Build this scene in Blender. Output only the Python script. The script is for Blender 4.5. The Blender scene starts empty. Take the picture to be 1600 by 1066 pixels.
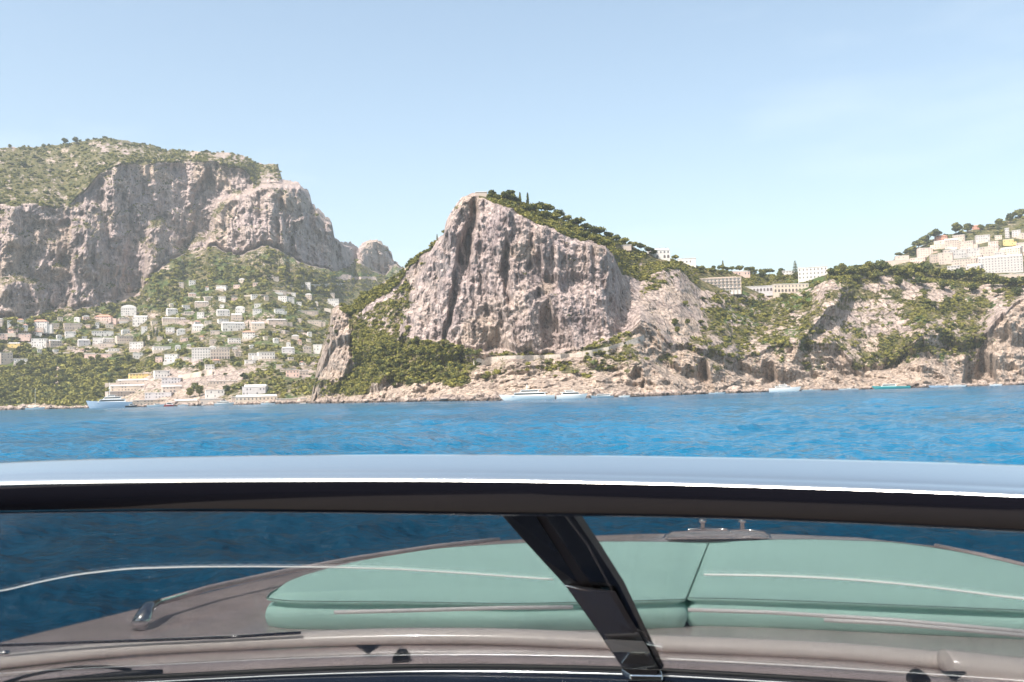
import bpy, bmesh, math, random
import numpy as np
from mathutils import Vector, Matrix
S = bpy.context.scene
COL = S.collection
# ------------------------------------------------------------------ camera
FPX = 1500.0
PITCH = math.atan(83.0 / FPX); ROLL = math.radians(1.49)
EYE = Vector((0, 0, 3.0))
F = Vector((0, math.cos(PITCH), math.sin(PITCH)))
U0 = Vector((0, -math.sin(PITCH), math.cos(PITCH)))
X0 = Vector((1, 0, 0))
R = X0 * math.cos(ROLL) - U0 * math.sin(ROLL)
U = U0 * math.cos(ROLL) + X0 * math.sin(ROLL)
cam_d = bpy.data.cameras.new("camera"); cam = bpy.data.objects.new("camera", cam_d)
COL.objects.link(cam); S.camera = cam
cam_d.sensor_width = 36.0; cam_d.lens = 36.0 * FPX / 1600.0
cam_d.clip_start = 0.05; cam_d.clip_end = 30000
M = Matrix(((R.x, U.x, -F.x), (R.y, U.y, -F.y), (R.z, U.z, -F.z))).to_4x4()
M.translation = EYE
cam.matrix_world = M
cam_d.dof.use_dof = True; cam_d.dof.focus_distance = 300.0; cam_d.dof.aperture_fstop = 16.0
# ------------------------------------------------------------------ sky + sun
SUN = Vector((-0.36, -0.36, 0.80)).normalized()
el = math.asin(SUN.z); az = math.atan2(SUN.x, SUN.y)
W = bpy.data.worlds.new("World"); S.world = W; W.use_nodes = True
nt = W.node_tree; bg = nt.nodes['Background']
sk = nt.nodes.new('ShaderNodeTexSky'); sk.sky_type = 'NISHITA'; sk.sun_disc = False
sk.sun_elevation = el; sk.sun_rotation = az % (2 * math.pi)
sk.air_density = 0.9; sk.dust_density = 2.6; sk.ozone_density = 0.35
nt.links.new(sk.outputs[0], bg.inputs[0]); bg.inputs[1].default_value = 0.15
_tc = nt.nodes.new('ShaderNodeTexCoord'); _mp = nt.nodes.new('ShaderNodeMapping'); _mp.inputs['Scale'].default_value = (1.2, 1.2, 5.0); _no = nt.nodes.new('ShaderNodeTexNoise'); _no.inputs['Scale'].default_value = 2.2; _no.inputs['Detail'].default_value = 7
_rp = nt.nodes.new('ShaderNodeMapRange'); _rp.inputs[1].default_value = .52; _rp.inputs[2].default_value = .80; _rp.inputs[4].default_value = .14       # faint high wisps
_mx = nt.nodes.new('ShaderNodeMix'); _mx.data_type = 'RGBA'; _mx.inputs[7].default_value = (6.2, 6.3, 6.4, 1)
nt.links.new(_tc.outputs['Generated'], _mp.inputs[0]); nt.links.new(_mp.outputs[0], _no.inputs[0]); nt.links.new(_no.outputs[0], _rp.inputs[0]); nt.links.new(_rp.outputs[0], _mx.inputs[0])
nt.links.new(sk.outputs[0], _mx.inputs[6]); _wb = nt.nodes.new('ShaderNodeMix'); _wb.data_type = 'RGBA'; _wb.blend_type = 'MULTIPLY'; _wb.inputs[0].default_value = 1.0; _wb.inputs[7].default_value = (1.0, 1.0, .885, 1)
nt.links.new(_mx.outputs[2], _wb.inputs[6]); nt.links.new(_wb.outputs[2], bg.inputs[0])
sd = bpy.data.lights.new("sun", 'SUN'); sd.energy = 4.2; sd.angle = math.radians(0.53); sd.color = (1.0, 0.93, 0.88)
sun = bpy.data.objects.new("sun", sd); COL.objects.link(sun)
sun.rotation_euler = SUN.to_track_quat('Z', 'Y').to_euler()
S.view_settings.view_transform = 'Standard'; S.view_settings.look = 'None'
S.view_settings.gamma = 1.0; S.view_settings.exposure = 0.95
random.seed(7); RNG = np.random.default_rng(11)

# ------------------------------------------------------------------ projection helpers (photo pixel + distance -> world)
EN, RN, UN, FN = (np.array(v[:]) for v in (EYE, R, U, F))
def rayn(u, v):
    u = np.asarray(u, float)[..., None]; v = np.asarray(v, float)[..., None]
    return FN + (u - 800) / FPX * RN - (v - 533) / FPX * UN
def PW(u, v, t): return EN + rayn(u, v) * np.asarray(t, float)[..., None]
def at(u, v, t): return Vector(PW(u, v, t))
def vh(u): return 637.0 - 0.026 * np.asarray(u, float)
QB = math.atan(77.0 / FPX)
UB = (U * math.cos(QB) + F * math.sin(QB)).normalized()     # up in the boat (it heels a little)
FB = (F * math.cos(QB) - U * math.sin(QB)).normalized()
def onp(u, v, z):
    d = Vector(rayn(u, v)); return EYE + d * (z / d.dot(UB))
BM = Matrix(((R.x, FB.x, UB.x), (R.y, FB.y, UB.y), (R.z, FB.z, UB.z)))

# ------------------------------------------------------------------ noise
def _h(ix, iy, iz, seed):
    n = (ix * 374761393 + iy * 668265263 + iz * 2147483647 % 1274126177 + seed * 974711) & 0xffffffff
    n = ((n ^ (n >> 13)) * 1274126177) & 0xffffffff
    n = ((n ^ (n >> 15)) * 2246822519) & 0xffffffff
    return ((n ^ (n >> 16)) & 0xffffff) / float(0xffffff)
def vnoise(x, y, z, seed=0):
    x = np.asarray(x, float); y = np.asarray(y, float) + 0 * x; z = np.asarray(z, float) + 0 * x
    fx, fy, fz = np.floor(x), np.floor(y), np.floor(z)
    ix, iy, iz = fx.astype(np.int64), fy.astype(np.int64), fz.astype(np.int64)
    a, b, c = x - fx, y - fy, z - fz
    a = a * a * a * (a * (a * 6 - 15) + 10); b = b * b * b * (b * (b * 6 - 15) + 10); c = c * c * (3 - 2 * c)
    r = 0
    for dx in (0, 1):
        for dy in (0, 1):
            for dz in (0, 1):
                w = (a if dx else 1 - a) * (b if dy else 1 - b) * (c if dz else 1 - c)
                r = r + w * _h(ix + dx, iy + dy, (iz + dz) * 7919, seed)
    return r * 2 - 1
def fbm(x, y, z, o=4, seed=0, g=0.5, ridge=False):
    s = 0; a = 1; n = 0
    for k in range(o):
        q = vnoise(x * 2 ** k, y * 2 ** k, z * 2 ** k, seed + k * 17)
        if ridge: q = 1 - 2 * np.abs(q)
        s = s + a * q; n += a; a *= g
    return s / n
def sstep(a, b, x):
    t = np.clip((x - a) / (b - a), 0, 1); return t * t * (3 - 2 * t)
def IP(u, pts): 
    return np.interp(u, [p[0] for p in pts], [p[1] for p in pts])
def inpoly(u, v, poly):
    r = np.zeros(np.broadcast(u, v).shape, bool); n = len(poly)
    for i in range(n):
        x1, y1 = poly[i]; x2, y2 = poly[(i + 1) % n]
        c = ((y1 > v) != (y2 > v)) & (u < (x2 - x1) * (v - y1) / ((y2 - y1) or 1e-9) + x1)
        r ^= c
    return r
def polydist(u, v, poly):           # signed distance in pixels, >0 inside
    d = np.full(np.broadcast(u, v).shape, 1e9); n = len(poly)
    for i in range(n):
        x1, y1 = poly[i]; x2, y2 = poly[(i + 1) % n]
        ex, ey = x2 - x1, y2 - y1; L = ex * ex + ey * ey + 1e-9
        t = np.clip(((u - x1) * ex + (v - y1) * ey) / L, 0, 1)
        d = np.minimum(d, np.hypot(u - x1 - t * ex, v - y1 - t * ey))
    return np.where(inpoly(u, v, poly), d, -d)

# ------------------------------------------------------------------ materials
def mat(name, col, rough=0.6, metal=0.0, spec=0.5, var=0.0, vscale=3.0, bump=0.0, bscale=20.0, coat=0.0):
    m = bpy.data.materials.new(name); m.use_nodes = True; n = m.node_tree.nodes; l = m.node_tree.links
    b = n['Principled BSDF']; b.inputs['Base Color'].default_value = (*col, 1); b.inputs['Roughness'].default_value = rough
    b.inputs['Metallic'].default_value = metal; b.inputs['Specular IOR Level'].default_value = spec
    b.inputs['Coat Weight'].default_value = coat; b.inputs['Coat Roughness'].default_value = 0.03
    tc = n.new('ShaderNodeTexCoord')
    if var > 0:
        t = n.new('ShaderNodeTexNoise'); t.inputs['Scale'].default_value = vscale; t.inputs['Detail'].default_value = 6
        l.new(tc.outputs['Object'], t.inputs[0])
        r = n.new('ShaderNodeValToRGB'); r.color_ramp.elements[0].position = .3; r.color_ramp.elements[1].position = .7
        r.color_ramp.elements[0].color = (*[c * (1 - var) for c in col], 1); r.color_ramp.elements[1].color = (*[min(1, c * (1 + var)) for c in col], 1)
        l.new(t.outputs[0], r.inputs[0]); l.new(r.outputs[0], b.inputs['Base Color'])
    if bump > 0:
        t = n.new('ShaderNodeTexNoise'); t.inputs['Scale'].default_value = bscale; t.inputs['Detail'].default_value = 5
        l.new(tc.outputs['Object'], t.inputs[0]); bp = n.new('ShaderNodeBump'); bp.inputs['Strength'].default_value = bump
        l.new(t.outputs[0], bp.inputs['Height']); l.new(bp.outputs[0], b.inputs['Normal'])
    return m
def terrain_mat():
    m = bpy.data.materials.new('rock_and_scrub'); m.use_nodes = True; n = m.node_tree.nodes; l = m.node_tree.links
    b = n['Principled BSDF']; b.inputs['Roughness'].default_value = .95; b.inputs['Specular IOR Level'].default_value = .1
    tc = n.new('ShaderNodeTexCoord'); geo = n.new('ShaderNodeNewGeometry')
    def noise(scale, det=6, vec=None, rough=.6):
        t = n.new('ShaderNodeTexNoise'); t.inputs['Scale'].default_value = scale; t.inputs['Detail'].default_value = det; t.inputs['Roughness'].default_value = rough
        l.new(vec or tc.outputs['Object'], t.inputs[0]); return t.outputs[0]
    def ramp(f, stops):
        r = n.new('ShaderNodeValToRGB'); e = r.color_ramp.elements
        e[0].position, e[0].color = stops[0][0], (*stops[0][1], 1); e[1].position, e[1].color = stops[-1][0], (*stops[-1][1], 1)
        for p, c in stops[1:-1]:
            q = e.new(p); q.color = (*c, 1)
        l.new(f, r.inputs[0]); return r.outputs[0]
    def mix(f, a, c, mode='MIX'):
        x = n.new('ShaderNodeMix'); x.data_type = 'RGBA'; x.blend_type = mode
        if isinstance(f, float): x.inputs[0].default_value = f
        else: l.new(f, x.inputs[0])
        l.new(a, x.inputs[6]); l.new(c, x.inputs[7]); return x.outputs[2]
    def attr(nm):
        a = n.new('ShaderNodeAttribute'); a.attribute_name = nm; return a.outputs['Fac']
    mp = n.new('ShaderNodeMapping'); mp.inputs['Scale'].default_value = (1, 1, .22); l.new(tc.outputs['Object'], mp.inputs[0])
    st = noise(.16, 7, mp.outputs[0], .65)          # vertical streaks
    big = noise(.018, 4); fine = noise(.5, 6, None, .7)
    rock = ramp(st, [(.3, (.19, .15, .152)), (.43, (.355, .287, .278)), (.55, (.485, .398, .378)), (.75, (.60, .50, .47))])
    warm = ramp(fine, [(.3, (.26, .185, .14)), (.48, (.44, .345, .275)), (.62, (.535, .44, .365)), (.8, (.62, .535, .465))])
    tint = ramp(big, [(.35, (0, 0, 0)), (.62, (.55, .55, .55))])
    tb = n.new('ShaderNodeSeparateColor'); l.new(tint, tb.inputs[0])
    c = mix(tb.outputs[0], rock, warm)
    c = mix(attr('warm'), c, warm)
    pit = ramp(fine, [(.34, (.45, .42, .42)), (.46, (1, 1, 1))])
    c = mix(.8, c, pit, 'MULTIPLY')
    blot = ramp(noise(.07, 7, None, .75), [(.38, (.55, .54, .56)), (.5, (1, 1, 1)), (.7, (1.12, 1.1, 1.05))]); c = mix(.85, c, blot, 'MULTIPLY')
    gn = noise(.12, 6, None, .7)
    green = ramp(gn, [(.28, (.022, .030, .014)), (.40, (.055, .062, .027)), (.50, (.12, .11, .052)), (.60, (.24, .19, .11)), (.75, (.36, .29, .20))])
    grass = ramp(gn, [(.25, (.03, .04, .018)), (.42, (.075, .08, .03)), (.55, (.14, .125, .05)), (.66, (.20, .16, .08)), (.8, (.30, .24, .17))])
    lush = ramp(gn, [(.3, (.04, .07, .022)), (.6, (.09, .13, .035)), (.8, (.16, .18, .07))])
    g = mix(attr('grass'), green, grass)
    g = mix(attr('lush'), g, lush)
    vm = n.new('ShaderNodeMath'); vm.operation = 'MULTIPLY_ADD'; l.new(noise(.22, 5, None, .7), vm.inputs[0]); vm.inputs[1].default_value = 1.6; vm.inputs[2].default_value = -1.3
    va = n.new('ShaderNodeMath'); va.operation = 'ADD'; l.new(vm.outputs[0], va.inputs[0]); l.new(attr('veg'), va.inputs[1])
    vr = n.new('ShaderNodeMapRange'); vr.inputs[1].default_value = -.04; vr.inputs[2].default_value = .08; l.new(va.outputs[0], vr.inputs[0])
    c = mix(vr.outputs[0], c, g)
    l.new(c, b.inputs['Base Color'])
    vo = n.new('ShaderNodeTexVoronoi'); vo.feature = 'DISTANCE_TO_EDGE'; vo.inputs['Scale'].default_value = .14; mq = n.new('ShaderNodeMapping'); mq.inputs['Scale'].default_value = (1, 1, .35); mq.inputs['Rotation'].default_value = (.2, .3, 0)
    wn = n.new('ShaderNodeMix'); wn.data_type = 'RGBA'; wn.blend_type = 'LINEAR_LIGHT'; wn.inputs[0].default_value = 3.0; nz = n.new('ShaderNodeTexNoise'); nz.inputs['Scale'].default_value = .1; nz.inputs['Detail'].default_value = 5
    l.new(tc.outputs['Object'], nz.inputs[0]); l.new(tc.outputs['Object'], wn.inputs[6]); l.new(nz.outputs[1], wn.inputs[7]); l.new(wn.outputs[2], mq.inputs[0]); l.new(mq.outputs[0], vo.inputs['Vector'])
    vm2 = n.new('ShaderNodeMapRange'); vm2.inputs[1].default_value = 0; vm2.inputs[2].default_value = .12; l.new(vo.outputs[0], vm2.inputs[0])
    bv = n.new('ShaderNodeBump'); bv.inputs['Strength'].default_value = .8; bv.inputs['Distance'].default_value = 2.2; l.new(vm2.outputs[0], bv.inputs['Height'])
    sp = n.new('ShaderNodeSeparateXYZ'); l.new(geo.outputs['Position'], sp.inputs[0]); wet = n.new('ShaderNodeMapRange'); wet.inputs[1].default_value = .5; wet.inputs[2].default_value = 1.6; wet.inputs[3].default_value = .35; wet.inputs[4].default_value = 1; l.new(sp.outputs[2], wet.inputs[0])
    hs = n.new('ShaderNodeHueSaturation'); l.new(wet.outputs[0], hs.inputs['Value']); l.new(c, hs.inputs['Color']); l.new(hs.outputs[0], b.inputs['Base Color'])
    bp = n.new('ShaderNodeBump'); bp.inputs['Strength'].default_value = .9; bp.inputs['Distance'].default_value = 2.5; l.new(bv.outputs[0], bp.inputs['Normal'])
    l.new(noise(.35, 7, None, .72), bp.inputs['Height']); l.new(bp.outputs[0], b.inputs['Normal'])
    return m
TERR = terrain_mat()
def leaf_mat(name, col, hv=.35):
    m = bpy.data.materials.new(name); m.use_nodes = True; n = m.node_tree.nodes; l = m.node_tree.links
    b = n['Principled BSDF']; b.inputs['Roughness'].default_value = .8; b.inputs['Specular IOR Level'].default_value = .2
    a = n.new('ShaderNodeAttribute'); a.attribute_name = 'tone'
    oi = n.new('ShaderNodeObjectInfo')
    ad = n.new('ShaderNodeMath'); ad.operation = 'MULTIPLY_ADD'; l.new(oi.outputs['Random'], ad.inputs[0]); ad.inputs[1].default_value = .5; l.new(a.outputs['Fac'], ad.inputs[2])
    r = n.new('ShaderNodeValToRGB'); e = r.color_ramp.elements
    e[0].position = .1; e[0].color = (col[0] * .35, col[1] * .42, col[2] * .5, 1); e[1].position = 1.3 / 1.3; e[1].color = (col[0] * 3.0, col[1] * 2.3, col[2] * 1.7, 1)
    q = e.new(.5); q.color = (*col, 1)
    l.new(ad.outputs[0], r.inputs[0]); l.new(r.outputs[0], b.inputs['Base Color'])
    return m
LEAF = leaf_mat('foliage', (.068, .082, .026)); BARK = mat('bark', (.11, .075, .05), .9, var=.3)

# ------------------------------------------------------------------ mesh helpers
def mesh_np(name, verts, faces, material=None, smooth=True, attrs=None, parent=None):
    me = bpy.data.meshes.new(name); k = faces.shape[1]
    me.vertices.add(len(verts)); me.vertices.foreach_set('co', np.asarray(verts, np.float32).ravel())
    me.loops.add(faces.size); me.loops.foreach_set('vertex_index', faces.astype(np.int32).ravel())
    me.polygons.add(len(faces)); me.polygons.foreach_set('loop_start', np.arange(0, faces.size, k, dtype=np.int32))
    me.update(calc_edges=True)
    me.polygons.foreach_set('use_smooth', np.full(len(faces), smooth))
    for nm, arr in (attrs or {}).items():
        a = me.attributes.new(nm, 'FLOAT', 'POINT'); a.data.foreach_set('value', np.asarray(arr, np.float32).ravel())
    if material: me.materials.append(material)
    me.validate()
    o = bpy.data.objects.new(name, me); COL.objects.link(o)
    if parent: o.parent = parent
    return o
def grid_faces(nr, nc):
    i = np.arange(nr - 1)[:, None] * nc + np.arange(nc - 1)[None, :]
    return np.stack([i, i + 1, i + 1 + nc, i + nc], -1).reshape(-1, 4)
def tag(o, label=None, cat=None, group=None, kind=None):
    if label: o['label'] = label
    if cat: o['category'] = cat
    if group: o['group'] = group
    if kind: o['kind'] = kind
    return o
def empty(name, loc=(0, 0, 0), rz=0):
    o = bpy.data.objects.new(name, None); COL.objects.link(o); o.location = loc; o.rotation_euler = (0, 0, rz); o.empty_display_size = .1
    return o
class MB:
    def __init__(s): s.v = []; s.f = []
    def add(s, v, f):
        b = len(s.v); s.v += [tuple(p) for p in v]; s.f += [tuple(i + b for i in q) for q in f]; return s
    def box(s, x0, x1, y0, y1, z0, z1):
        v = [(x, y, z) for z in (z0, z1) for y in (y0, y1) for x in (x0, x1)]
        return s.add(v, [(0, 2, 3, 1), (4, 5, 7, 6), (0, 1, 5, 4), (2, 6, 7, 3), (0, 4, 6, 2), (1, 3, 7, 5)])
    def prism(s, pts, h, up=(0, 0, 1)):     # pts = list of 3d points, extruded by vector up*h
        n = len(pts); q = [Vector(p) for p in pts]; w = [p + Vector(up) * h for p in q]
        return s.add(q + w, [tuple(range(n))[::-1], tuple(range(n, 2 * n))] + [(i, (i + 1) % n, n + (i + 1) % n, n + i) for i in range(n)])
    def tube(s, pts, rad, n=8, caps=True):
        pts = [Vector(p) for p in pts]; b = len(s.v); m = len(pts)
        for i, p in enumerate(pts):
            d = (pts[min(i + 1, m - 1)] - pts[max(i - 1, 0)]).normalized()
            a = d.cross(Vector((0, 0, 1)));
            if a.length < 1e-3: a = d.cross(Vector((1, 0, 0)))
            a.normalize(); c = d.cross(a); r = rad[i] if isinstance(rad, (list, tuple)) else rad
            for k in range(n):
                t = 2 * math.pi * k / n; s.v.append(tuple(p + a * math.cos(t) * r + c * math.sin(t) * r))
        for i in range(m - 1):
            for k in range(n):
                k2 = (k + 1) % n; s.f.append((b + i * n + k, b + i * n + k2, b + (i + 1) * n + k2, b + (i + 1) * n + k))
        if caps: s.f.append(tuple(b + k for k in range(n))[::-1]); s.f.append(tuple(b + (m - 1) * n + k for k in range(n)))
        return s
    def loft(s, rings, close=True, caps=True):   # list of rings, each list of points
        b = len(s.v); n = len(rings[0])
        for r in rings: s.v += [tuple(p) for p in r]
        for i in range(len(rings) - 1):
            for k in range(n if close else n - 1):
                k2 = (k + 1) % n; s.f.append((b + i * n + k, b + i * n + k2, b + (i + 1) * n + k2, b + (i + 1) * n + k))
        if caps and close:
            s.f.append(tuple(b + k for k in range(n))[::-1]); s.f.append(tuple(b + (len(rings) - 1) * n + k for k in range(n)))
        return s
    def build(s, name, material, parent=None, smooth=False, bevel=0, seg=2, fix=True, autosmooth=False):
        me = bpy.data.meshes.new(name); me.from_pydata(s.v, [], s.f); me.materials.append(material)
        if fix or autosmooth:
            bm = bmesh.new(); bm.from_mesh(me)
            if fix: bmesh.ops.recalc_face_normals(bm, faces=bm.faces)
            if autosmooth:
                for e in bm.edges:
                    if len(e.link_faces) == 2 and e.calc_face_angle(0) > math.radians(40): e.smooth = False
            bm.to_mesh(me); bm.free()
        if smooth or autosmooth:
            for p in me.polygons: p.use_smooth = True
        o = bpy.data.objects.new(name, me); COL.objects.link(o)
        if parent: o.parent = parent
        if bevel:
            md = o.modifiers.new('bevel', 'BEVEL'); md.width = bevel; md.segments = seg; md.limit_method = 'ANGLE'; md.angle_limit = math.radians(35)
        return o

# ------------------------------------------------------------------ terrain sheets
SHEETS = []
def make_sheet(name, u0, u1, du, y0, y1, y2, y3, t0, t1, t2, t3, rows, dispf, maskf, back=260, slopepow=(1, 1, 1), overhang=.35):
    us = np.arange(u0, u1 + du, du); nc = len(us)
    jag = lambda s, a, w: a * fbm(us / w, us * 0, us * 0 + s, 4, 5)
    T = [IP(us, t) for t in (t0, t1, t2, t3)]
    Y3 = IP(us, y3) + jag(3, 2.2, 9.0) + (6.0 * sstep(436, 460, us) * np.abs(fbm(us / 8.0, us * 0, us * 0 + 9, 4, 6, .6)) * 1.6 if name == 'hills' else 0)
    Y2 = np.maximum(IP(us, y2) + jag(2, 7.0, 22.0), Y3 + 1.0); Y1 = np.maximum(IP(us, y1) + jag(1, 9.0, 30.0), Y2 + 1.0)
    if y0 is None: Y0 = vh(us) + (3.0 + 2.0) * FPX / T[0]
    else: Y0 = IP(us, y0)
    Y1 = np.minimum(Y1, Y0 - 1)
    Ys = [Y0, Y1, Y2, Y3]
    Vr, Tr, Sg = [], [], []
    for k in range(3):
        n = rows[k]; ss = np.linspace(0, 1, n, endpoint=(k == 2))
        for s in ss:
            Vr.append(Ys[k] + (Ys[k + 1] - Ys[k]) * s); Sg.append(np.full(nc, k + s))
    V = np.array(Vr); G = np.array(Sg); UU = np.broadcast_to(us, V.shape).copy()
    C0, C3 = Ys[0], IP(us, y3); C2 = np.maximum(IP(us, y2), C3 + 1.5); C1 = np.minimum(np.maximum(IP(us, y1), C2 + 1.5), C0 - 1)
    f01 = np.clip((C0 - V) / (C0 - C1), 0, 1) ** slopepow[0]; f12 = np.clip((C1 - V) / (C1 - C2), 0, 1); f23 = np.clip((C2 - V) / (C2 - C3), 0, 1.5)
    T_ = T[0] + (T[1] - T[0]) * f01 + (T[2] - T[1]) * f12 + (T[3] - T[2]) * f23
    # smooth the breaks in depth along rows
    for _ in range(6):
        T_[1:-1] = (T_[:-2] + 2 * T_[1:-1] + T_[2:]) / 4
    P = PW(UU, V, T_)
    D = dispf(UU, V, T_, G, P)
    T_ = T_ + D
    dv = np.maximum(np.gradient(-V, axis=0), .05) * overhang     # no deep overhangs: depth may shrink only slowly going up
    cs = np.cumsum(dv, axis=0); T_ = np.maximum.accumulate(T_ + cs, axis=0) - cs
    P = PW(UU, V, T_)
    masks = maskf(UU, V, T_, G, P)
    SHEETS.append((name, UU, V, T_, G, masks, P))
    # back side down to the sea
    top = P[-1]; dirs = top - EN; dirs[:, 2] = 0; dirs /= np.linalg.norm(dirs, axis=1)[:, None]
    br = []
    for s in np.linspace(.12, 1, 8):
        q = top + dirs * back * s; q[:, 2] = top[:, 2] * (1 - s ** 1.3) - 3 * s
        q[:, 2] += 4 * vnoise(q[:, 0] / 20, q[:, 1] / 20, 0); br.append(q)
    A = np.concatenate([P, np.array(br)], 0)
    at_ = {k: np.concatenate([m, np.repeat(m[-1:], 8, 0)], 0) for k, m in masks.items()}
    o = mesh_np(name, A.reshape(-1, 3), grid_faces(A.shape[0], nc), TERR, True, at_)
    tag(o, kind='structure'); return o

def poly_off(U_, V_, T_, polys, G=None, clamp=None):
    D = 0 * U_
    if clamp is not None: V_ = np.where(G < 1, np.minimum(V_, clamp(U_) - 8), V_)
    for pl, off, soft in polys:
        wob = 7 * fbm(U_ / 16, V_ / 20, 0, 5, 9, .6)
        D = D + off * sstep(-soft, soft, polydist(U_, V_, pl) + wob)
    return D
# ---- left mountain and its hillside
y3a = [(-200, 236), (-80, 232), (0, 231), (60, 229), (100, 225), (165, 216), (220, 223), (260, 234), (310, 237), (360, 238), (390, 247), (400, 254), (434, 258), (441, 280), (470, 284), (482, 298), (488, 316), (506, 332), (518, 344), (523, 372), (545, 376), (553, 380), (560, 387), (566, 380), (577, 374), (592, 372), (603, 380), (612, 394), (615, 406), (624, 409), (634, 420), (700, 445), (760, 460)]
y2a = [(-200, 340), (0, 322), (60, 318), (100, 322), (130, 300), (155, 272), (190, 254), (230, 256), (300, 254), (330, 252), (385, 264), (400, 290), (441, 288), (470, 292), (500, 334), (518, 350), (530, 378), (560, 392), (577, 378), (592, 377), (606, 390), (620, 411), (640, 424), (760, 470)]
y1a = [(-200, 505), (0, 500), (40, 495), (100, 490), (180, 474), (215, 462), (240, 428), (290, 398), (330, 388), (375, 395), (410, 386), (450, 394), (480, 408), (520, 420), (545, 414), (560, 400), (580, 420), (600, 428), (620, 414), (640, 428), (760, 480)]
t0a = [(-200, 1250), (-80, 1150), (0, 1100), (150, 1000), (300, 900), (480, 800), (600, 740), (760, 720)]
t1a = [(-200, 1180), (0, 1300), (200, 1500), (290, 1650), (330, 1670), (420, 1690), (520, 1850), (560, 2100), (600, 2200), (760, 2300)]
t2a = [(-200, 1260), (0, 1400), (200, 1590), (290, 1740), (330, 1760), (420, 1770), (520, 1900), (560, 2140), (600, 2230), (760, 2350)]
t3a = [(-200, 1700), (0, 1800), (200, 1980), (330, 2000), (395, 1960), (441, 1880), (520, 1930), (560, 2170), (600, 2260), (760, 2400)]
BUTT = [(-20, 330)]
butA = [([(318, 395), (330, 362), (338, 330), (352, 312), (380, 300), (398, 292), (441, 282), (480, 290), (545, 370), (560, 440), (400, 430)], -85, 5),
        ([(405, 400), (412, 310), (436, 296), (441, 345), (437, 400)], -22, 5), ([(437, 400), (442, 300), (470, 282), (487, 320), (480, 345), (455, 350), (446, 400)], -38, 5),
        ([(460, 420), (458, 350), (485, 330), (520, 345), (524, 430)], -45, 6), ([(385, 400), (380, 340), (400, 318), (408, 345), (408, 400)], -18, 5),
        ([(562, 440), (563, 390), (578, 375), (594, 374), (612, 400), (620, 440)], -70, 4),
        ([(225, 445), (232, 360), (250, 345), (275, 372), (288, 400), (270, 440)], -60, 8), ([(110, 480), (112, 340), (135, 350), (160, 380), (180, 480)], -35, 8), ([(-60, 500), (0, 440), (30, 430), (60, 440), (70, 500)], -45, 8),
        ([(60, 400), (75, 350), (110, 345), (125, 380), (110, 420)], 24, 8), ([(295, 380), (300, 300), (330, 270), (345, 300), (330, 375)], 40, 8)]
def dispA(U_, V_, T_, G, P):
    x, y, z = P[..., 0], P[..., 1], P[..., 2]
    cl = sstep(.96, 1.04, G) * (1 - sstep(1.95, 2.05, G))
    sl = 1 - cl
    D = poly_off(U_, V_, T_, butA, G, lambda u: IP(u, y1a)) * (cl + (G < 1) * (1 - cl) * sstep(.72, 1, G)) + 30 * sstep(.96, 1.04, G)
    k = (x + .35 * y)
    rock = 3.5 * fbm(k / 7, z / 7, 0, 4, 27, .7) + 5 * fbm(k / 10, z / 45, 0, 4, 26, .6, ridge=True) + 46 * fbm(k / 95, z / 260, 0, 3, 21, ridge=True) + 26 * fbm(k / 34, z / 120, y / 300, 4, 22, ridge=True) + 16 * fbm(k / 26, z / 22, 0, 5, 23, .6)
    slo = 16 * fbm(x / 90, y / 90, z / 60, 5, 24) + 7 * fbm(x / 14, z / 9, 0, 3, 25)
    w1 = 25 * fbm(k / 40, z / 40, 0, 3, 28); rock = rock + 14 * fbm((k + w1) / 16, (z + .5 * k) / 60, 0, 5, 29, .65, ridge=True)
    D = D + cl * rock + sl * slo * sstep(0, .08, G)
    return D
def maskA(U_, V_, T_, G, P):
    x, y, z = P[..., 0], P[..., 1], P[..., 2]
    n1 = fbm(U_ / 22, V_ / 12, 0, 5, 31, .65); n2 = fbm(U_ / 60, V_ / 14, 3, 4, 32, .6)
    veg = np.where(G < 1, .70, np.where(G < 2, .12, .62))
    veg = veg + .34 * n1 + .1 * n2
    veg = veg - .9 * (1 - sstep(1, 5 + 8 * n2, z)) * (G < 1)
    dz = -np.gradient(T_, axis=0)
    ledge = sstep(1.2, 3.2, np.gradient(T_, axis=0))
    veg = np.where((G > 1) & (G < 2), veg + .5 * ledge * (n2 > -.2), veg)
    for pl, a in [([(215, 470), (240, 430), (300, 405), (330, 420), (600, 430), (640, 470), (560, 500), (300, 470)], .3), ([(0, 560), (250, 560), (140, 640), (0, 640)], .12),
                  ([(170, 630), (180, 605), (230, 580), (420, 570), (300, 640)], -.35), ([(380, 262), (400, 252), (436, 258), (441, 280), (405, 290)], .3), ([(130, 232), (150, 214), (215, 216), (250, 240), (200, 244)], -.13), ([(290, 234), (380, 240), (390, 262), (300, 250)], -.12)]:
        veg = veg + a * sstep(-6, 6, polydist(U_, V_, pl))
    veg = np.where((G >= 1.95), veg + .14 - .5 * sstep(395, 412, U_) - .28 * sstep(.1, .5, fbm(U_ / 7, V_ / 5, 1, 4, 35, .6)), veg)
    veg = veg - .5 * sstep(-6, 6, polydist(U_, V_, [(84, 572), (92, 572), (94, 610), (84, 615)])) * (G < 1)
    grass = np.clip(np.where(G >= 2, .85, .25) + .5 * n2, 0, 1)
    lush = np.clip(sstep(.0, .35, fbm(U_ / 35, V_ / 10, 7, 4, 33, .6)) * (G < 1) * .8, 0, 1)
    warm = np.clip((1 - sstep(8, 22, z)) + (G < 1) * .5 + .8 * sstep(.25, .45, fbm(x / 50, z / 90, 0, 3, 37)) * (G > 1), 0, 1)
    return {'veg': veg, 'grass': grass, 'lush': lush, 'warm': warm}
make_sheet('hills', -200, 760, 1.35, None, y1a, y2a, y3a, t0a, t1a, t2a, t3a, (150, 150, 60), dispA, maskA, 500, overhang=2.2)

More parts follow.
